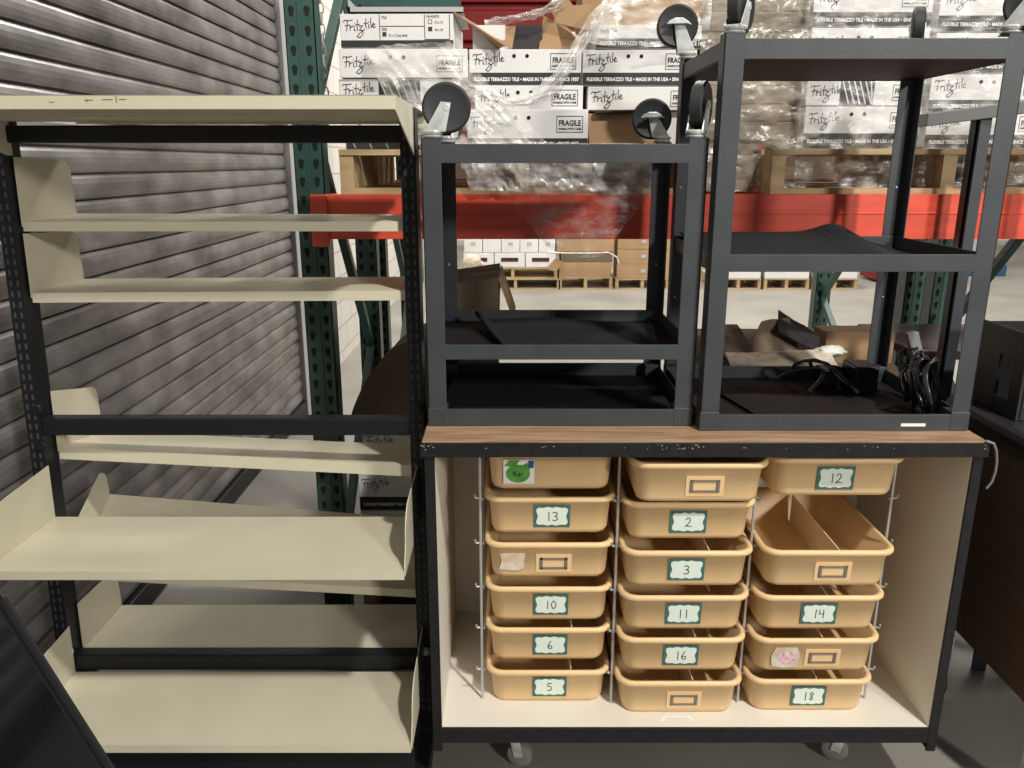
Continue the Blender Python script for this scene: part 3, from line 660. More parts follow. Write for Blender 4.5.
# door chain
chn = MB()
for k in range(34):
    zz = 1.60 + k * 0.030; x, y = -0.575, 2.62; n = 10
    pts = [(x + (0.008 * math.cos(R(a)) if k % 2 else 0), y + (0 if k % 2 else 0.008 * math.cos(R(a))), zz + 0.018 * math.sin(R(a))) for a in range(0, 361, 36)]
    chn.tube(pts, 0.0025, 5)
single('hoist_chain', chn, 'wire', 'thin metal chain hanging beside the near green rack upright', 'chain', smooth=True)

def pallet(x0, x1, y0, y1, z0, z1, label, cat='pallet', group=None, nb=7, front_gap=True):
    T = Thing('wooden_pallet', label, cat, ((x0 + x1) / 2, (y0 + y1) / 2, z0), group); t = 0.016
    m = MB()
    for i in range(nb):
        w_ = (y1 - y0) / nb; m.box(x0, x1, y0 + i * w_, y0 + i * w_ + w_ * 0.72, z1 - t, z1)
    T.part('top_boards', m, 'pallet_wood')
    m = MB()
    for i in (0, nb // 2, nb - 1):
        w_ = (y1 - y0) / nb; m.box(x0, x1, y0 + i * w_, y0 + i * w_ + w_ * 0.8, z0, z0 + t)
    T.part('bottom_boards', m, 'pallet_wood')
    for x in (x0, (x0 + x1) / 2 - 0.02, x1 - 0.04): T.part('stringer', MB().box(x, x + 0.04, y0 + 0.004, y1 - 0.004, z0 + t, z1 - t), 'pallet_wood')
    return T
pallet(-0.50, 0.56, 2.40, 3.25, 1.3925, 1.518, 'wooden pallet on the red beam under the left tile boxes')
pallet(0.76, 1.80, 2.42, 3.25, 1.3925, 1.520, 'wooden pallet on the red beam under the right tile boxes')

# ---------------- tile boxes ----------------
# script lettering: each letter as pen strokes in a unit box
SCRIPT = [[(0.02, 0.72), (0.05, 0.80), (0.18, 0.78), (0.30, 0.82)], [(0.14, 0.80), (0.13, 0.55), (0.10, 0.34)], [(0.06, 0.56), (0.22, 0.60)],
          [(0.21, 0.36), (0.22, 0.56), (0.25, 0.50), (0.31, 0.57)], [(0.34, 0.55), (0.34, 0.38), (0.38, 0.36)], [(0.35, 0.66), (0.352, 0.68)],
          [(0.45, 0.82), (0.43, 0.55), (0.44, 0.36)], [(0.38, 0.60), (0.52, 0.63)],
          [(0.49, 0.55), (0.60, 0.57), (0.50, 0.38), (0.60, 0.36), (0.60, 0.20), (0.50, 0.04), (0.42, 0.10), (0.50, 0.24), (0.66, 0.42)],
          [(0.71, 0.86), (0.69, 0.58), (0.71, 0.46)], [(0.64, 0.66), (0.77, 0.69)], [(0.78, 0.62), (0.78, 0.48), (0.81, 0.47)], [(0.79, 0.72), (0.792, 0.74)],
          [(0.86, 0.90), (0.85, 0.60), (0.87, 0.48)], [(0.90, 0.56), (0.97, 0.62), (0.93, 0.68), (0.89, 0.58), (0.93, 0.48), (1.0, 0.52)]]
def once(mb, m, name): me = mb.mesh(name); me.materials.append(MT[m]); return me
lg = MB()
for s in SCRIPT: lg.ribbon([(a * 0.095, b * 0.062) for a, b in s], 0.0022, 0, 0.0005)
logo_me = once(lg, 'ink', 'script_logo')
fr = MB(); W2, H2 = 0.076, 0.045
for a, b_, c, d_ in ((0, W2, 0, 0.0015), (0, W2, H2 - 0.0015, H2), (0, 0.0015, 0, H2), (W2 - 0.0015, W2, 0, H2)): fr.box(a, b_, -0.0005, 0, c, d_)
fr2 = text_mb('FRAGILE', 0.0215, W2 / 2, -0.0004, 0.0185, 'CENTER', 0.0006, 0.80); fr.add(fr2.v, fr2.f)
fr3 = text_mb('HANDLE WITH CARE', 0.0085, W2 / 2, -0.0004, 0.007, 'CENTER', 0.0003, 0.82); fr.add(fr3.v, fr3.f)
frag_me = once(fr, 'ink', 'fragile_mark')
ho = MB()
for x in (0.0, 0.038): ho.prism_y([(x + 0.0055 * math.cos(R(a)), 0.0055 * math.sin(R(a))) for a in range(0, 360, 30)], -0.0006, 0.0)
hole_me = once(ho, 'hole_dark', 'finger_holes')
bt_me = once(text_mb('FLEXIBLE TERRAZZO TILE • MADE IN THE USA • SINCE 1937', 0.0135, 0, -0.0004, 0, 'LEFT', 0.0005, 0.86), 'white_paper', 'band_text')
def tile_box(x0, x1, y, z0, z1, label, band=0.0, holes=True, frag=True, logo=True, dep=0.36, patch=None, group='white tile boxes on the rack', rz=0.0, wide_lid=0.0, fine=None, bandtext=True):
    T = Thing('tile_box', label, 'box', ((x0 + x1) / 2, y + dep / 2, z0), group, rot=(0, 0, rz)); g = 0.0012
    bod = T.part('carton', MB().box(x0 + g, x1 - g, y, y + dep, z0 + 0.0005, z1 - g), 'carton_white', bevel=0.002)
    lx = x0 - (x0 + x1) / 2; ly = -dep / 2; zt = z1 - z0; wfull = x1 - x0
    def put(me, nm, dx, dz, par=None, sc=None, m='ink'):
        o = T.part(nm, me, m, parent=par or T.o); o.location = (lx + dx, ly - 0.0006, dz)
        if sc: o.scale = (sc, 1, sc)
        return o
    if band > 0:
        bd = T.part('printed_band', MB().box(x0 + 0.002, x1 - 0.002, y - 0.0008, y, z0 + 0.002, z0 + band), 'carton_dark', label='dark grey band with white lettering')
        if bandtext: put(bt_me, 'band_text', 0.014, band * 0.42 - 0.002, par=bd, m='white_paper').location.y -= 0.001
    hgt = zt - band; sc = min(1.0, hgt / 0.066)
    if patch:      # printed dark stripes beside the white logo patch
        pa, pb_ = patch; pt = T.part('dark_print', MB().box(x0 + pa, x0 + pb_, y - 0.0007, y, z0 + band + 0.001, z1 - 0.003), 'carton_dark')
        s_ = MB(); n = 6
        for k in range(n):
            xx = x0 + pa + (pb_ - pa) * k / n; s_.prism_y([(xx + 0.002, z1 - 0.004), (xx + 0.006, z1 - 0.004), (min(xx + 0.03, x0 + pb_), z0 + band + 0.004), (min(xx + 0.026, x0 + pb_ - 0.004), z0 + band + 0.004)], y - 0.0012, y - 0.0007)
        T.part('stripe_print', s_, 'wire', parent=pt)
    if logo: put(logo_me, 'script_logo', 0.010, band + hgt * 0.5 - 0.032 * sc, sc=sc)
    if holes: put(hole_me, 'finger_holes', wfull * 0.40, band + hgt * 0.70)
    if frag: put(frag_me, 'fragile_mark', wfull - 0.092, band + hgt * 0.5 - 0.024 * sc, sc=sc)
    if fine:       # printed form: rules, tick squares, small lines of print
        m = MB(); w_ = x1 - x0
        for a, b_, c, d_ in ((0.115, 0.117, 0, 1), (0.245, 0.247, 0, 1), (0.117, 0.245, 0.52, 0.545), (0.247, w_ - 0.012, 0.03, 0.05), (w_ - 0.013, w_ - 0.011, 0.03, 1)):
            m.box(x0 + a, x0 + b_, y - 0.0006, y, z0 + band + c * hgt + 0.001, z0 + band + d_ * hgt - 0.003)
        for a, c in ((0.123, 0.14), (0.256, 0.33)): m.box(x0 + a, x0 + a + 0.012, y - 0.0006, y, z0 + band + c * hgt, z0 + band + c * hgt + 0.012)
        q = z0 + band + 0.60 * hgt
        for a, c, b_, d_ in ((0.256, q, 0.268, q + 0.0015), (0.256, q + 0.0105, 0.268, q + 0.012), (0.256, q, 0.2575, q + 0.012), (0.2665, q, 0.268, q + 0.012)): m.box(x0 + a, x0 + b_, y - 0.0006, y, c, d_)
        for s_, a, c in (('FAVORITE', 0.252, 0.83), ('12 x 12', 0.274, 0.62), ('18 x 18', 0.274, 0.34), ('TILE', 0.122, 0.80), ('SIZE', 0.122, 0.36), ('12 x 12 (sq. feet)', 0.14, 0.14)):
            tt = text_mb(s_, 0.0095, x0 + a, y - 0.0007, z0 + band + c * hgt, 'LEFT', 0.0002, 0.85); m.add(tt.v, tt.f)
        T.part('printed_form', m, 'ink')
    return T
# left pallet, column behind the left end of the shelving
tile_box(-0.505, -0.185, 2.52, 1.5185, 1.586, 'dark-printed tile box, lowest of the column right beside the green upright', frag=False, holes=False, logo=False, patch=(0.005, 0.30))
tile_box(-0.510, -0.150, 2.50, 1.6525, 1.7185, 'tile box with grey striped print behind the left wheel of the shorter cart', holes=False, frag=False, patch=(0.118, 0.240))
tile_box(-0.510, -0.150, 2.51, 1.5870, 1.6515, 'tile box mostly hidden behind the cream canopy end, left column', holes=False, frag=False)
tile_box(-0.503, -0.128, 2.49, 1.7195, 1.800, 'wide tile box under the film, just below the box with the printed form', holes=True)
tile_box(-0.495, -0.165, 2.50, 1.8010, 1.895, 'top box of the left column with a printed form and tick squares', band=0.022, holes=False, frag=False, fine=True, bandtext=False, rz=R(-1))
# middle column
tile_box(-0.130, 0.220, 2.415, 1.5190, 1.6295, 'lowest tile box of the middle column, nearest the beam edge', band=0.030)
tile_box(-0.110, 0.208, 2.47, 1.6305, 1.6980, 'second tile box up in the middle column, behind the sagging film swag')
tile_box(-0.126, 0.204, 2.50, 1.6990, 1.8000, 'third tile box up in the middle column with its full dark band showing', band=0.036)
# right column of left pallet
tile_box(0.222, 0.560, 2.50, 1.6305, 1.6980, 'tile box directly above the open brown carton', holes=False)
tile_box(0.205, 0.540, 2.50, 1.6990, 1.7990, 'tile box with full dark band behind the upper left wheel of the taller cart', band=0.036)
tile_box(0.235, 0.545, 2.50, 1.8000, 1.8650, 'top tile box on the right of the left pallet, under draped film', band=0.028, holes=False, frag=False, rz=R(2))
tile_box(0.43, 0.56, 2.52, 1.5190, 1.6295, 'partly hidden tile box beside the open brown carton', logo=False, holes=False, frag=False)
# open half-carton on the middle column
oc = Thing('opened_carton', 'torn-open tile carton with dark contents and raised brown flaps between the top boxes', 'box', (0.04, 2.66, 1.801), rot=(0, 0, 0))
oc.part('carton', MB().box(-0.115, -0.105, 2.53, 2.84, 1.801, 1.868).box(0.175, 0.185, 2.53, 2.84, 1.801, 1.85).box(-0.105, 0.175, 2.83, 2.84, 1.801, 1.868).box(-0.105, -0.02, 2.53, 2.54, 1.801, 1.868), 'carton_white')
oc.part('dark_liner', MB().box(0.0, 0.09, 2.56, 2.80, 1.801, 1.872), 'carton_dark')
def quad(pts, th=0.003): return MB().sheet(lambda u, v: tuple((Vector(pts[0]) * (1 - u) * (1 - v) + Vector(pts[1]) * u * (1 - v) + Vector(pts[2]) * u * v + Vector(pts[3]) * (1 - u) * v)), 2, 2)
for pts in (((0.08, 2.55, 1.803), (0.215, 2.53, 1.803), (0.17, 2.50, 1.845), (0.095, 2.60, 1.905)), ((-0.06, 2.53, 1.835), (0.0, 2.52, 1.802), (0.01, 2.54, 1.868), (-0.03, 2.60, 1.872)),
            ((-0.17, 2.50, 1.90), (-0.02, 2.45, 1.803), (-0.045, 2.55, 1.803), (-0.10, 2.55, 1.868))):
    oc.part('flap', quad(pts), 'kraft', solid=0.004)
oc2 = Thing('opened_carton', 'upper opened carton showing wide rounded brown flaps at the top edge of the view', 'box', (0.35, 2.7, 1.866))
oc2.part('carton', MB().box(0.21, 0.58, 2.62, 2.95, 1.8665, 1.99), 'kraft', bevel=0.003)
fl = [(x, z - 0.028) for x, z in [(0.13, 1.905), (0.115, 1.94), (0.135, 1.965), (0.165, 1.968), (0.18, 1.952), (0.30, 1.962), (0.55, 1.975), (0.55, 1.885), (0.30, 1.882), (0.20, 1.890)]]
oc2.part('flap', MB().prism_y(fl, 2.55, 2.554), 'kraft')
oc2.part('flap', quad(((0.12, 2.56, 1.875), (0.21, 2.52, 1.815), (0.215, 2.55, 1.825), (0.13, 2.60, 1.90))), 'kraft', solid=0.003)
ob = Thing('opened_carton', 'small open brown kraft carton beside the brake wheel of the shorter cart', 'box', (0.31, 2.5, 1.519))
ob.part('carton', MB().hexa([(0.226, 2.42, 1.519), (0.42, 2.42, 1.519), (0.42, 2.70, 1.519), (0.226, 2.70, 1.519), (0.212, 2.42, 1.617), (0.42, 2.42, 1.617), (0.42, 2.70, 1.617), (0.212, 2.70, 1.617)]), 'kraft', bevel=0.002)
ob.part('flap', MB().hexa([(0.240, 2.40, 1.618), (0.345, 2.40, 1.620), (0.345, 2.43, 1.620), (0.240, 2.43, 1.618), (0.235, 2.40, 1.624), (0.350, 2.40, 1.626), (0.350, 2.43, 1.626), (0.235, 2.43, 1.624)]), 'carton_dark')
# green-grey platform above the left column
pf = Thing('metal_tray', 'grey-green metal tray with small boxes on it above the left tile boxes', 'tray', (-0.33, 2.65, 1.8965))
pf.part('tray', MB().box(-0.47, -0.14, 2.50, 2.80, 1.896, 1.899).box(-0.47, -0.14, 2.50, 2.505, 1.896, 1.912).box(-0.47, -0.465, 2.50, 2.8, 1.896, 1.93), 'grey_paint')
pf.part('lid_panel', MB().box(-0.44, -0.16, 2.60, 2.75, 1.899, 1.97), 'rack_green')
# right pallet: wrapped brown stack and white boxes
wb = Thing('wrapped_carton_stack', 'brown cartons wrapped in cloudy stretch film left of the wrapped white tile boxes', 'boxes', (0.72, 2.8, 1.393))
zz = 1.3935
rg = random.Random(5)
for k in range(11):
    h = rg.uniform(0.045, 0.058); j = rg.uniform(-0.008, 0.008)
    wb.part('carton', MB().box(0.585 + j, (0.752 if k < 3 else 0.86) + j * 0.5, 2.56 + rg.uniform(0, 0.015), 3.2, zz, zz + h - 0.0015), 'kraft_dark' if k in (2, 7, 8) else 'kraft_grey', bevel=0.003); zz += h
rows = [(1.5215, 1.6425, 0.044, 'lowest'), (1.6435, 1.7200, 0.0, 'second'), (1.7210, 1.8590, 0.045, 'third'), (1.8600, 1.975, 0.040, 'top')]
for k, (za, zb, bd, nm) in enumerate(rows):
    tile_box(0.868, 1.215, 2.50 + 0.004 * k, za, zb, '%s film-wrapped tile box of the column behind the taller cart' % ('bottom', 'second from the bottom', 'third from the bottom', 'topmost')[k], band=bd, holes=k != 1, frag=True, patch=(0.10, 0.20) if k == 1 else None, group='film-wrapped tile boxes on the right pallet')
for k, (za, zb, bd) in enumerate(((1.5215, 1.625, 0.040), (1.626, 1.732, 0.034), (1.733, 1.845, 0.040), (1.846, 1.975, 0.045))):
    tile_box(1.232, 1.60, 2.50 + 0.004 * k, za, zb, '%s film-wrapped tile box at the right edge of the view' % ('bottom', 'second from the bottom', 'third from the bottom', 'topmost')[k], band=bd, group='film-wrapped tile boxes on the right pallet')
# grey sheet-metal shelf jutting in at the right between the cart leg and boxes
js = Thing('metal_stand', 'grey metal stand with a sloping top seen through the right side of the taller cart', 'stand', (1.25, 2.36, F))
js.part('top', MB().hexa([(1.145, 2.32, 1.577), (1.54, 2.18, 1.630), (1.54, 2.30, 1.630), (1.145, 2.37, 1.577), (1.145, 2.32, 1.612), (1.54, 2.18, 1.665), (1.54, 2.30, 1.665), (1.145, 2.37, 1.612)]), 'stand_grey', bevel=0.003)
js.part('leg', MB().box(1.270, 1.305, 2.285, 2.30, F, 1.60).box(1.270, 1.275, 2.285, 2.33, F, 1.60), 'cart_steel', bevel=0.001)
js.part('leg', MB().box(1.48, 1.52, 2.23, 2.245, F, 1.63), 'cart_steel', bevel=0.001)

# ---------------- stretch film ----------------
def film(name, fn, nu, nv, m, label):
    return single(name, MB().sheet(fn, nu, nv), m, label, 'plastic film', smooth=True)
def nz(x, y, z, s=8): return noise.noise(Vector((x * s, y * s, z * s)))
def lerp4(p, u, v): return tuple(Vector(p[0]) * (1 - u) * (1 - v) + Vector(p[1]) * u * (1 - v) + Vector(p[2]) * u * v + Vector(p[3]) * (1 - u) * v)
def g1(u, v):
    q = lerp4(((-0.42, 2.47, 1.80), (-0.18, 2.46, 1.815), (0.10, 2.375, 1.535), (-0.30, 2.36, 1.525)), u, v)
    return (q[0], q[1] + 0.018 * nz(q[0], 0, q[2], 14) + 0.010 * nz(q[0] + q[2], 1, 0, 40) - 0.01, q[2] + 0.015 * nz(u, v, 2, 6))
film('stretch_film', g1, 50, 50, 'film', 'loose clear stretch film draped over the left and middle tile boxes')
def g2(u, v):
    q = lerp4(((-0.17, 2.365, 1.535), (0.40, 2.365, 1.535), (0.40, 2.37, 1.39), (-0.12, 2.37, 1.405)), u, v)
    return (q[0], q[1] + 0.016 * nz(q[0], 3, q[2], 16) + 0.008 * nz(q[0] * 2 + q[2], 1, q[2], 40), q[2])
film('stretch_film', g2, 70, 30, 'film_thick', 'crumpled stretch film band around the pallet, seen under the shorter cart rim')
def g3(u, v):
    a = Vector((-0.02, 2.365, 1.395)) * (1 - u) + Vector((0.40, 2.365, 1.40)) * u; t = Vector((0.13, 2.355, 1.215)) * (1 - u) + Vector((0.26, 2.355, 1.215)) * u
    q = a * (1 - v) + t * v
    return (q.x, q.y + 0.012 * nz(q.x, 5, q.z, 18) - 0.012, q.z + 0.006 * nz(q.x, 0, 1, 20))
film('stretch_film', g3, 40, 30, 'film_thin', 'hanging flap of clear film in front of the red beam')
# twisted strand: a narrow crumpled band swagging between boxes
def strand(pts, wd, m, label):
    def fn(u, v):
        k = u * (len(pts) - 1); i = min(int(k), len(pts) - 2); f_ = k - i
        P0, P1 = Vector(pts[max(i - 1, 0)]), Vector(pts[i]); P2, P3 = Vector(pts[i + 1]), Vector(pts[min(i + 2, len(pts) - 1)])
        q = 0.5 * ((2 * P1) + (P2 - P0) * f_ + (2 * P0 - 5 * P1 + 4 * P2 - P3) * f_ ** 2 + (3 * P1 - P0 - 3 * P2 + P3) * f_ ** 3)
        dtan = (P2 - P1).normalized(); n_ = Vector((-dtan.z, 0, dtan.x)); s = (v - 0.5) * wd * (0.8 + 0.4 * nz(u * 3, 1, 1, 3))
        return tuple(q + n_ * s + Vector((0, -0.018 * math.cos((v - 0.5) * 3.1) + 0.010 * nz(u * 6, v * 3, 2, 2), 0.004 * nz(u * 9, v * 5, 0, 2))))
    film('film_strand', fn, 60, 12, m, label)
strand([(-0.17, 2.46, 1.725), (-0.12, 2.43, 1.690), (-0.05, 2.42, 1.655), (0.02, 2.42, 1.648), (0.085, 2.43, 1.672)], 0.034, 'film_thick', 'gathered swag of stretch film hanging across the middle tile boxes')
strand([(0.06, 2.42, 1.655), (0.12, 2.42, 1.70), (0.17, 2.43, 1.77), (0.23, 2.45, 1.86), (0.30, 2.48, 1.95), (0.33, 2.50, 2.00)], 0.050, 'film_thick', 'twisted rope of stretch film rising from the middle boxes to the top cartons')
def g4(u, v):
    q = lerp4(((0.20, 2.44, 1.81), (0.56, 2.46, 1.825), (0.58, 2.52, 1.97), (0.28, 2.50, 1.97)), u, v)
    return (q[0], q[1] + 0.02 * nz(q[0], 0, q[2], 12), q[2] - 0.02 * math.sin(u * 3.1) * (1 - v) + 0.004 * nz(q[0], 1, 2, 20))
film('stretch_film', g4, 40, 30, 'film', 'clear film sheet over the top right box of the left pallet')
strand([(-0.08, 2.55, 1.875), (0.0, 2.54, 1.885), (0.08, 2.52, 1.90), (0.16, 2.54, 1.94)], 0.030, 'film_thick', 'cloudy film strip stretched over the torn-open carton')
def g5(u, v):
    x = 0.845 + 0.78 * u; z = 1.40 + 0.60 * v
    return (x, 2.478 + 0.010 * nz(x, 1, z * 2, 14) + 0.005 * nz(x, 2, z * 3, 45), z)
film('stretch_film', g5, 90, 70, 'film_thin', 'clear stretch film wrapped around the white tile boxes of the right pallet')
def g6(u, v):
    x = 0.555 + 0.315 * u; z = 1.395 + 0.60 * v
    return (x, 2.535 + 0.018 * nz(x, 1, z * 2, 9) + 0.006 * nz(x, 2, z * 4, 40) - 0.012 * u, z)
film('stretch_film', g6, 50, 80, 'film_brown', 'cloudy stretch film around the brown carton stack')

# ---------------- floor-level load under the beam ----------------
pallet(-0.52, 0.56, 2.50, 3.42, F, F + 0.13, 'wooden pallet on the floor under the left rack bay')
for k, (a, b_, za, zb, lab) in enumerate(((-0.52, 0.02, 0.041, 0.19, 'bottom left tile box of the floor-level stack'), (0.03, 0.56, 0.041, 0.19, 'bottom right tile box of the floor-level stack'),
        (-0.52, 0.02, 0.191, 0.335, 'second layer left tile box of the floor-level stack'), (0.03, 0.56, 0.191, 0.335, 'second layer right tile box of the floor-level stack'),
        (-0.52, 0.02, 0.336, 0.480, 'upper left tile box of the floor-level stack, seen below the third shelf'), (0.03, 0.56, 0.336, 0.480, 'upper right tile box of the floor-level stack'),
        (-0.50, 0.02, 0.481, 0.640, 'topmost left tile box of the floor-level stack'), (0.03, 0.56, 0.481, 0.640, 'topmost right tile box of the floor-level stack'))):
    tile_box(a, b_, 2.52, za, zb, lab, band=0.05, group='floor-level tile boxes', dep=0.8)
def hm(u, v):
    x = -0.545 + 0.27 * u; y = 2.56 + 0.7 * v
    z = 0.645 + 0.27 * math.sin(min(1, u * 1.25) * math.pi / 2) ** 0.8 * (1 - 0.25 * v) + 0.008 * nz(x, y, 0, 9)
    return (x, y, z)
m = MB().sheet(hm, 30, 16)
n_ = 31; base = len(m.v)
for i in range(31): m.v.append((m.v[i][0], 2.56, 0.642))
for i in range(30): m.f.append((i, i + 1, base + i + 1, base + i))
single('wrapped_bundle', m, 'kraft_dark', 'brown wrapped bundle sloping down on the floor-level stack beside the green upright', 'bundle', smooth=False)
nb = Thing('cardboard_box', 'large open brown cardboard box seen through the shorter cart', 'box', (-0.13, 2.9, 0.641))
nb.part('body', MB().hexa([(-0.26, 2.70, 0.6415), (-0.052, 2.70, 0.6415), (-0.052, 3.1, 0.6415), (-0.26, 3.1, 0.6415), (-0.26, 2.70, 1.078), (-0.045, 2.70, 1.108), (-0.045, 3.1, 1.108), (-0.26, 3.1, 1.078)]), 'kraft_dark', bevel=0.002)
nb.part('flap', quad(((-0.045, 2.70, 1.105), (0.010, 2.68, 0.95), (0.012, 3.05, 0.95), (-0.040, 3.05, 1.105))), 'kraft', solid=0.004)
# cardboard flats behind the taller cart
pallet(0.66, 1.345, 2.52, 3.42, F, F + 0.13, 'wooden pallet on the floor under the right rack bay')
cbx = Thing('cardboard_box', 'big plain brown carton on the floor pallet under the right rack bay', 'box', (0.98, 2.95, 0.041))
cbx.part('body', MB().box(0.67, 1.34, 2.60, 3.35, 0.041, 0.80), 'kraft_dark', bevel=0.004)
fs_ = [('kraft_dark', ((0.69, 2.62, 0.84), (0.84, 2.60, 0.83), (0.83, 2.9, 0.905), (0.70, 2.9, 0.91)), 'left brown cardboard flap leaning behind the taller cart'),
       ('kraft_dark', ((0.80, 2.66, 0.84), (0.98, 2.62, 0.83), (0.955, 2.72, 0.965), (0.86, 2.72, 0.955)), 'folded cardboard peak standing up behind the taller cart'),
       ('carton_dark', ((0.90, 2.66, 0.93), (1.02, 2.60, 0.87), (1.06, 2.70, 0.905), (0.93, 2.76, 0.985)), 'dark folded sheet beside the cardboard peak'),
       ('dirty_white', ((0.70, 2.42, 0.835), (1.03, 2.42, 0.845), (1.04, 2.56, 0.890), (0.70, 2.56, 0.880)), 'pale crumpled paper sheet lying behind the taller cart'),
       ('kraft_dark', ((0.70, 2.36, 0.800), (1.08, 2.36, 0.80), (1.06, 2.44, 0.835), (0.70, 2.44, 0.835)), 'flat cardboard strip just behind the bottom tray of the taller cart')]
for mm, pts, lab in fs_: single('cardboard_sheet', MB().sheet(lambda u, v, p=pts: tuple(Vector(lerp4(p, u, v)) + Vector((0, 0, 0.006 * nz(u * 2, v * 2, p[0][0] * 9, 2)))), 8, 6), mm, lab, 'cardboard', solid=0.004)
cr = MB()
def crump(c, r, seed):
    import bmesh as _b
    bm = _b.new(); _b.ops.create_icosphere(bm, subdivisions=3, radius=1)
    m = MB(); m.v = [(c[0] + v.co.x * r[0] * (1 + 0.35 * noise.noise(v.co * 2 + Vector((seed, 0, 0)))), c[1] + v.co.y * r[1] * (1 + 0.35 * noise.noise(v.co * 2 + Vector((0, seed, 0)))), c[2] + v.co.z * r[2] * (1 + 0.4 * noise.noise(v.co * 2.5 + Vector((0, 0, seed))))) for v in bm.verts]
    m.f = [tuple(v.index for v in f.verts) for f in bm.faces]; bm.free(); return m
single('crumpled_paper', crump((1.045, 2.56, 0.885), (0.050, 0.03, 0.018), 2), 'white_paper', 'crumpled white paper lying on the cardboard behind the taller cart', 'paper', smooth=True)
cb2 = Thing('cardboard_box', 'tan brown carton to the right of the crumpled paper, behind the taller cart', 'box', (1.2, 2.9, 0.80))
cb2.part('body', MB().box(1.09, 1.33, 2.72, 2.84, 0.801, 0.915), 'kraft', bevel=0.003)

# ---------------- right-hand side: dark table, cabinet, black crate ----------------
tb_ = Thing('work_table', 'dark maroon table behind the black crate at the right', 'table', (1.78, 2.87, F))
tb_.part('tabletop', MB().box(1.36, 2.2, 2.64, 3.10, 0.835, 0.87), 'maroon', bevel=0.004)
for x, y in ((1.38, 2.66), (2.14, 2.66), (1.38, 3.04), (2.14, 3.04)): tb_.part('leg', MB().box(x, x + 0.04, y, y + 0.04, F, 0.835), 'black_paint')
dk = Thing('rolling_desk', 'dark brown wooden cabinet with a rounded black top at the right edge of the view', 'desk', (1.75, 2.1, F))
dk.part('side_panel', MB().box(1.26, 1.278, 1.62, 2.19, 0.20, 0.785), 'desk_wood', bevel=0.001)
dk.part('front_panel', MB().box(1.278, 2.15, 1.63, 1.65, 0.20, 0.785), 'desk_wood', bevel=0.001)
dk.part('back_panel', MB().box(1.278, 2.15, 2.17, 2.19, 0.20, 0.785), 'desk_wood', bevel=0.001)
dk.part('top', MB().prism_x([(1.58, 0.785), (2.20, 0.785), (2.20, 0.842), (1.58, 0.842)], 1.235, 2.2), 'plastic_black', bevel=0.02)
for x, y in ((1.31, 1.68), (1.31, 2.13), (2.1, 1.68), (2.1, 2.13)):
    c = dk.part('caster', MB().box(x - 0.02, x + 0.02, y - 0.02, y + 0.02, -0.02, 0.20), 'zinc', bevel=0.001)
    dk.part('wheel', MB().lathe((x - 0.012, y, F + 0.04), (1, 0, 0), [(0, 0.03), (0.004, 0.04), (0.02, 0.04), (0.024, 0.03)], 20), 'rubber', parent=c, smooth=True)
bx = Thing('plastic_crate', 'black plastic crate with a hand hole standing on the black desktop', 'crate', (1.45, 2.04, 0.843))
bx.part('front_wall', MB().box(1.299, 1.66, 1.95, 1.956, 0.8435, 1.065), 'plastic_black', bevel=0.002)
sw = MB(); xa, xb = 1.288, 1.297      # side wall with a slot-shaped hand hole
sw.box(xa, xb, 1.95, 1.995, 0.8435, 1.065).box(xa, xb, 2.055, 2.15, 0.8435, 1.065).box(xa, xb, 1.995, 2.055, 0.8435, 0.885).box(xa, xb, 1.995, 2.055, 0.995, 1.065)
bx.part('side_wall', sw, 'plastic_black', bevel=0.001)
bx.part('back_wall', MB().box(1.299, 1.66, 2.144, 2.15, 0.8435, 1.065), 'plastic_black')
bx.part('rim', MB().box(1.282, 1.67, 1.942, 1.95, 1.056, 1.07).box(1.282, 1.290, 1.942, 2.158, 1.056, 1.07), 'plastic_black', bevel=0.002)
bx.part('right_wall', MB().box(1.654, 1.66, 1.956, 2.144, 0.8435, 1.065), 'plastic_black')

# ---------------- far side of the aisle ----------------
YF = 10.25
pallet(-0.53, 0.62, YF, YF + 1.0, F, F + 0.14, 'lower of the two stacked pallets under the far white boxes', nb=6)
pallet(-0.56, 0.58, YF, YF + 1.0, F + 0.141, F + 0.285, 'upper of the two stacked pallets under the far white boxes', nb=6)
names_c = ('leftmost', 'second', 'middle', 'fourth', 'rightmost'); grp = 'white boxes on the far pallet'
far_spot = once(MB().box(-0.03, 0.03, -0.003, 0, -0.02, 0.02), 'grey_paint', 'printed_mark'); far_lab = once(MB().box(-0.11, 0.11, -0.003, 0, -0.025, 0.025), 'maroon', 'printed_label')
def farbox(x0, x1, z0, z1, label, mark, y=YF, m='carton_white', g=grp, nm='carton_box'):
    T = Thing(nm, label, 'box', ((x0 + x1) / 2, y + 0.2, z0), g)
    T.part('carton', MB().box(x0 + 0.003, x1 - 0.003, y, y + 0.38, z0 + 0.001, z1 - 0.002), m, bevel=0.004)
    if mark: o = T.part('printed_mark', mark, 'ink'); o.location = (0, -0.2, (z1 - z0) * 0.52)
zb = F + 0.286
for i in range(3):
    a = -0.62 + i * 0.395; farbox(a, a + 0.39, zb, zb + 0.185, '%s white box with a dark red label, bottom row of the far pallet' % ('left', 'middle', 'right')[i], far_lab)
for i in range(5):
    a = -0.61 + i * 0.237; farbox(a, a + 0.235, zb + 0.186, zb + 0.40, '%s white box in the middle row of the far pallet' % names_c[i], far_spot if i != 1 else None)
for i in range(5):
    a = -0.64 + i * 0.240; farbox(a, a + 0.237, zb + 0.401, zb + 0.63, '%s white box in the top row of the far pallet' % names_c[i], far_spot if i != 4 else None)
single('film_scrap', crump((-0.50, YF - 0.08, 0.27), (0.12, 0.05, 0.10), 5), 'dirty_white', 'bunched white plastic film on the corner of the far white box stack', 'plastic film', smooth=True)
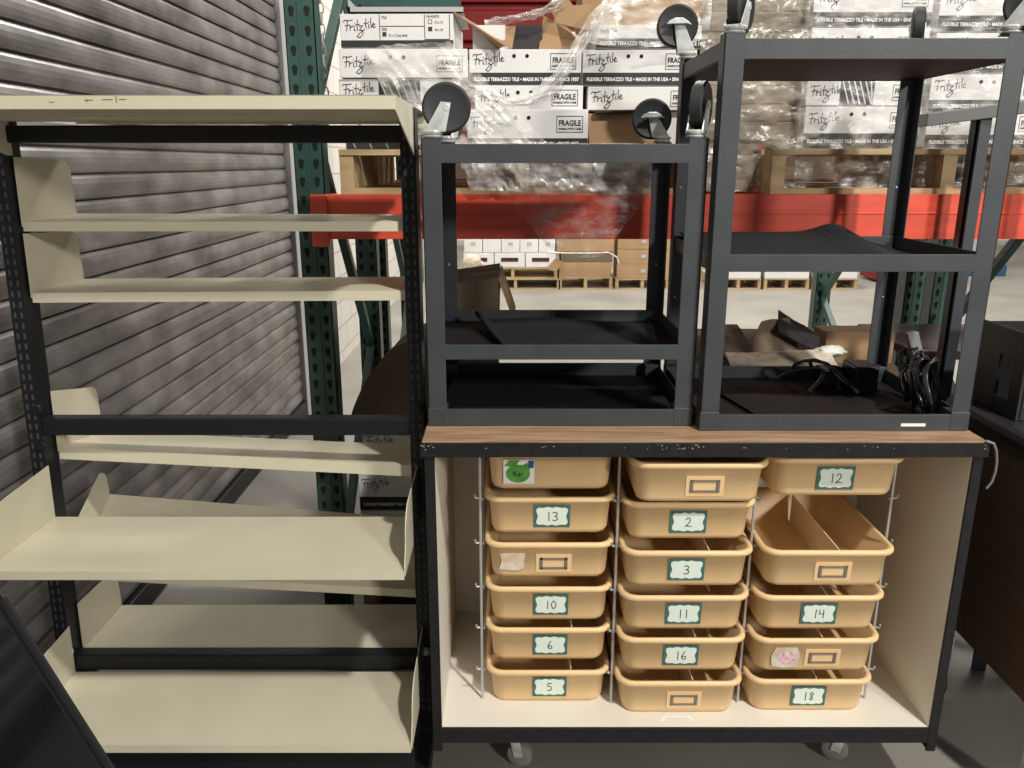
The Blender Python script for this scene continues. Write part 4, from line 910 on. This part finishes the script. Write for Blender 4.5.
# messy brown cartons in the middle distance
pallet(0.60, 1.29, YF, YF + 1.0, F, F + 0.16, 'far pallet under the collapsed brown cartons', nb=6)
zz = F + 0.161
for k, (a, b_, h, mm, lab) in enumerate(((0.60, 1.27, 0.19, 'kraft', 'lowest brown carton of the collapsed far stack'), (0.62, 1.28, 0.13, 'kraft_dark', 'second brown carton of the collapsed far stack'),
        (0.54, 1.30, 0.17, 'kraft', 'third brown carton of the collapsed far stack'), (0.46, 1.27, 0.05, 'carton_dark', 'dark flattened carton on the collapsed far stack'), (0.50, 1.24, 0.10, 'kraft', 'top brown carton of the collapsed far stack'))):
    farbox(a, b_, zz, zz + h, lab, None, m=mm, g='collapsed brown cartons'); zz += h + 0.001
single('carton_flap', MB().hexa([(x - 0.30, y, z - 0.02) for x, y, z in [(0.74, YF - 0.03, 0.20), (0.86, YF - 0.03, 0.16), (0.86, YF - 0.01, 0.16), (0.74, YF - 0.01, 0.20), (0.86, YF - 0.03, 0.34), (0.96, YF - 0.03, 0.28), (0.96, YF - 0.01, 0.28), (0.86, YF - 0.01, 0.34)]]), 'kraft', 'tilted cardboard flap beside the collapsed far stack', 'cardboard')
single('plastic_strap', MB().tube([(0.45, YF - 0.04, 0.39), (0.7, YF - 0.05, 0.38), (1.0, YF - 0.05, 0.38), (1.22, YF - 0.05, 0.39), (1.33, YF - 0.05, 0.33), (1.36, YF - 0.05, 0.24)], 0.011, 6), 'dirty_white', 'pale strap across the collapsed brown cartons', 'strap')
pallet(1.33, 2.02, YF, YF + 1.0, F, F + 0.14, 'far pallet under the neat brown boxes', nb=6)
zz = F + 0.141
for k in range(4):
    farbox(1.34, 2.01, zz, zz + 0.185, '%s neat brown box on the far pallet' % ('lowest', 'second', 'third', 'topmost')[k], far_spot if k < 3 else None, m='kraft', g='neat brown boxes'); zz += 0.186
# boxes low on the far side, seen under the taller cart
for k in range(3):
    a = 2.62 + k * 0.62
    pallet(a, a + 0.58, YF, YF + 0.9, F, F + 0.14, '%s small pallet in the far row seen below the taller cart middle tray' % ('left', 'middle', 'right')[k], nb=6)
    farbox(a, a + 0.57, F + 0.141, F + 0.5, '%s pale box in the far row seen below the taller cart middle tray' % ('left', 'middle', 'right')[k], None, g='far pale boxes')
mc = Thing('pallet_truck', 'dark red low machine standing far off on the floor', 'machine', (5.4, 11.0, F))
mc.part('body', MB().box(4.95, 5.95, 10.9, 11.4, F + 0.03, F + 0.22), 'dark_red', bevel=0.01)
mc.part('load', MB().box(5.05, 5.75, 10.95, 11.35, F + 0.22, F + 0.42), 'pink', bevel=0.01)
mc.part('wheel', MB().lathe((5.1, 10.88, F + 0.06), (0, 1, 0), [(0, 0.06), (0.05, 0.06)], 16), 'rubber')
single('grey_column', MB().box(6.72, 7.05, 12.0, 12.4, F, 3.2), 'grey_paint', 'pale grey square column beyond the right end of the taller cart', 'column', bevel=0.01)
bd = Thing('blue_bin', 'low blue bin on the floor beside the grey column', 'bin', (7.0, 11.6, F))
bd.part('body', MB().box(6.5, 7.1, 11.5, 11.9, F, F + 0.16), 'blue', bevel=0.01)
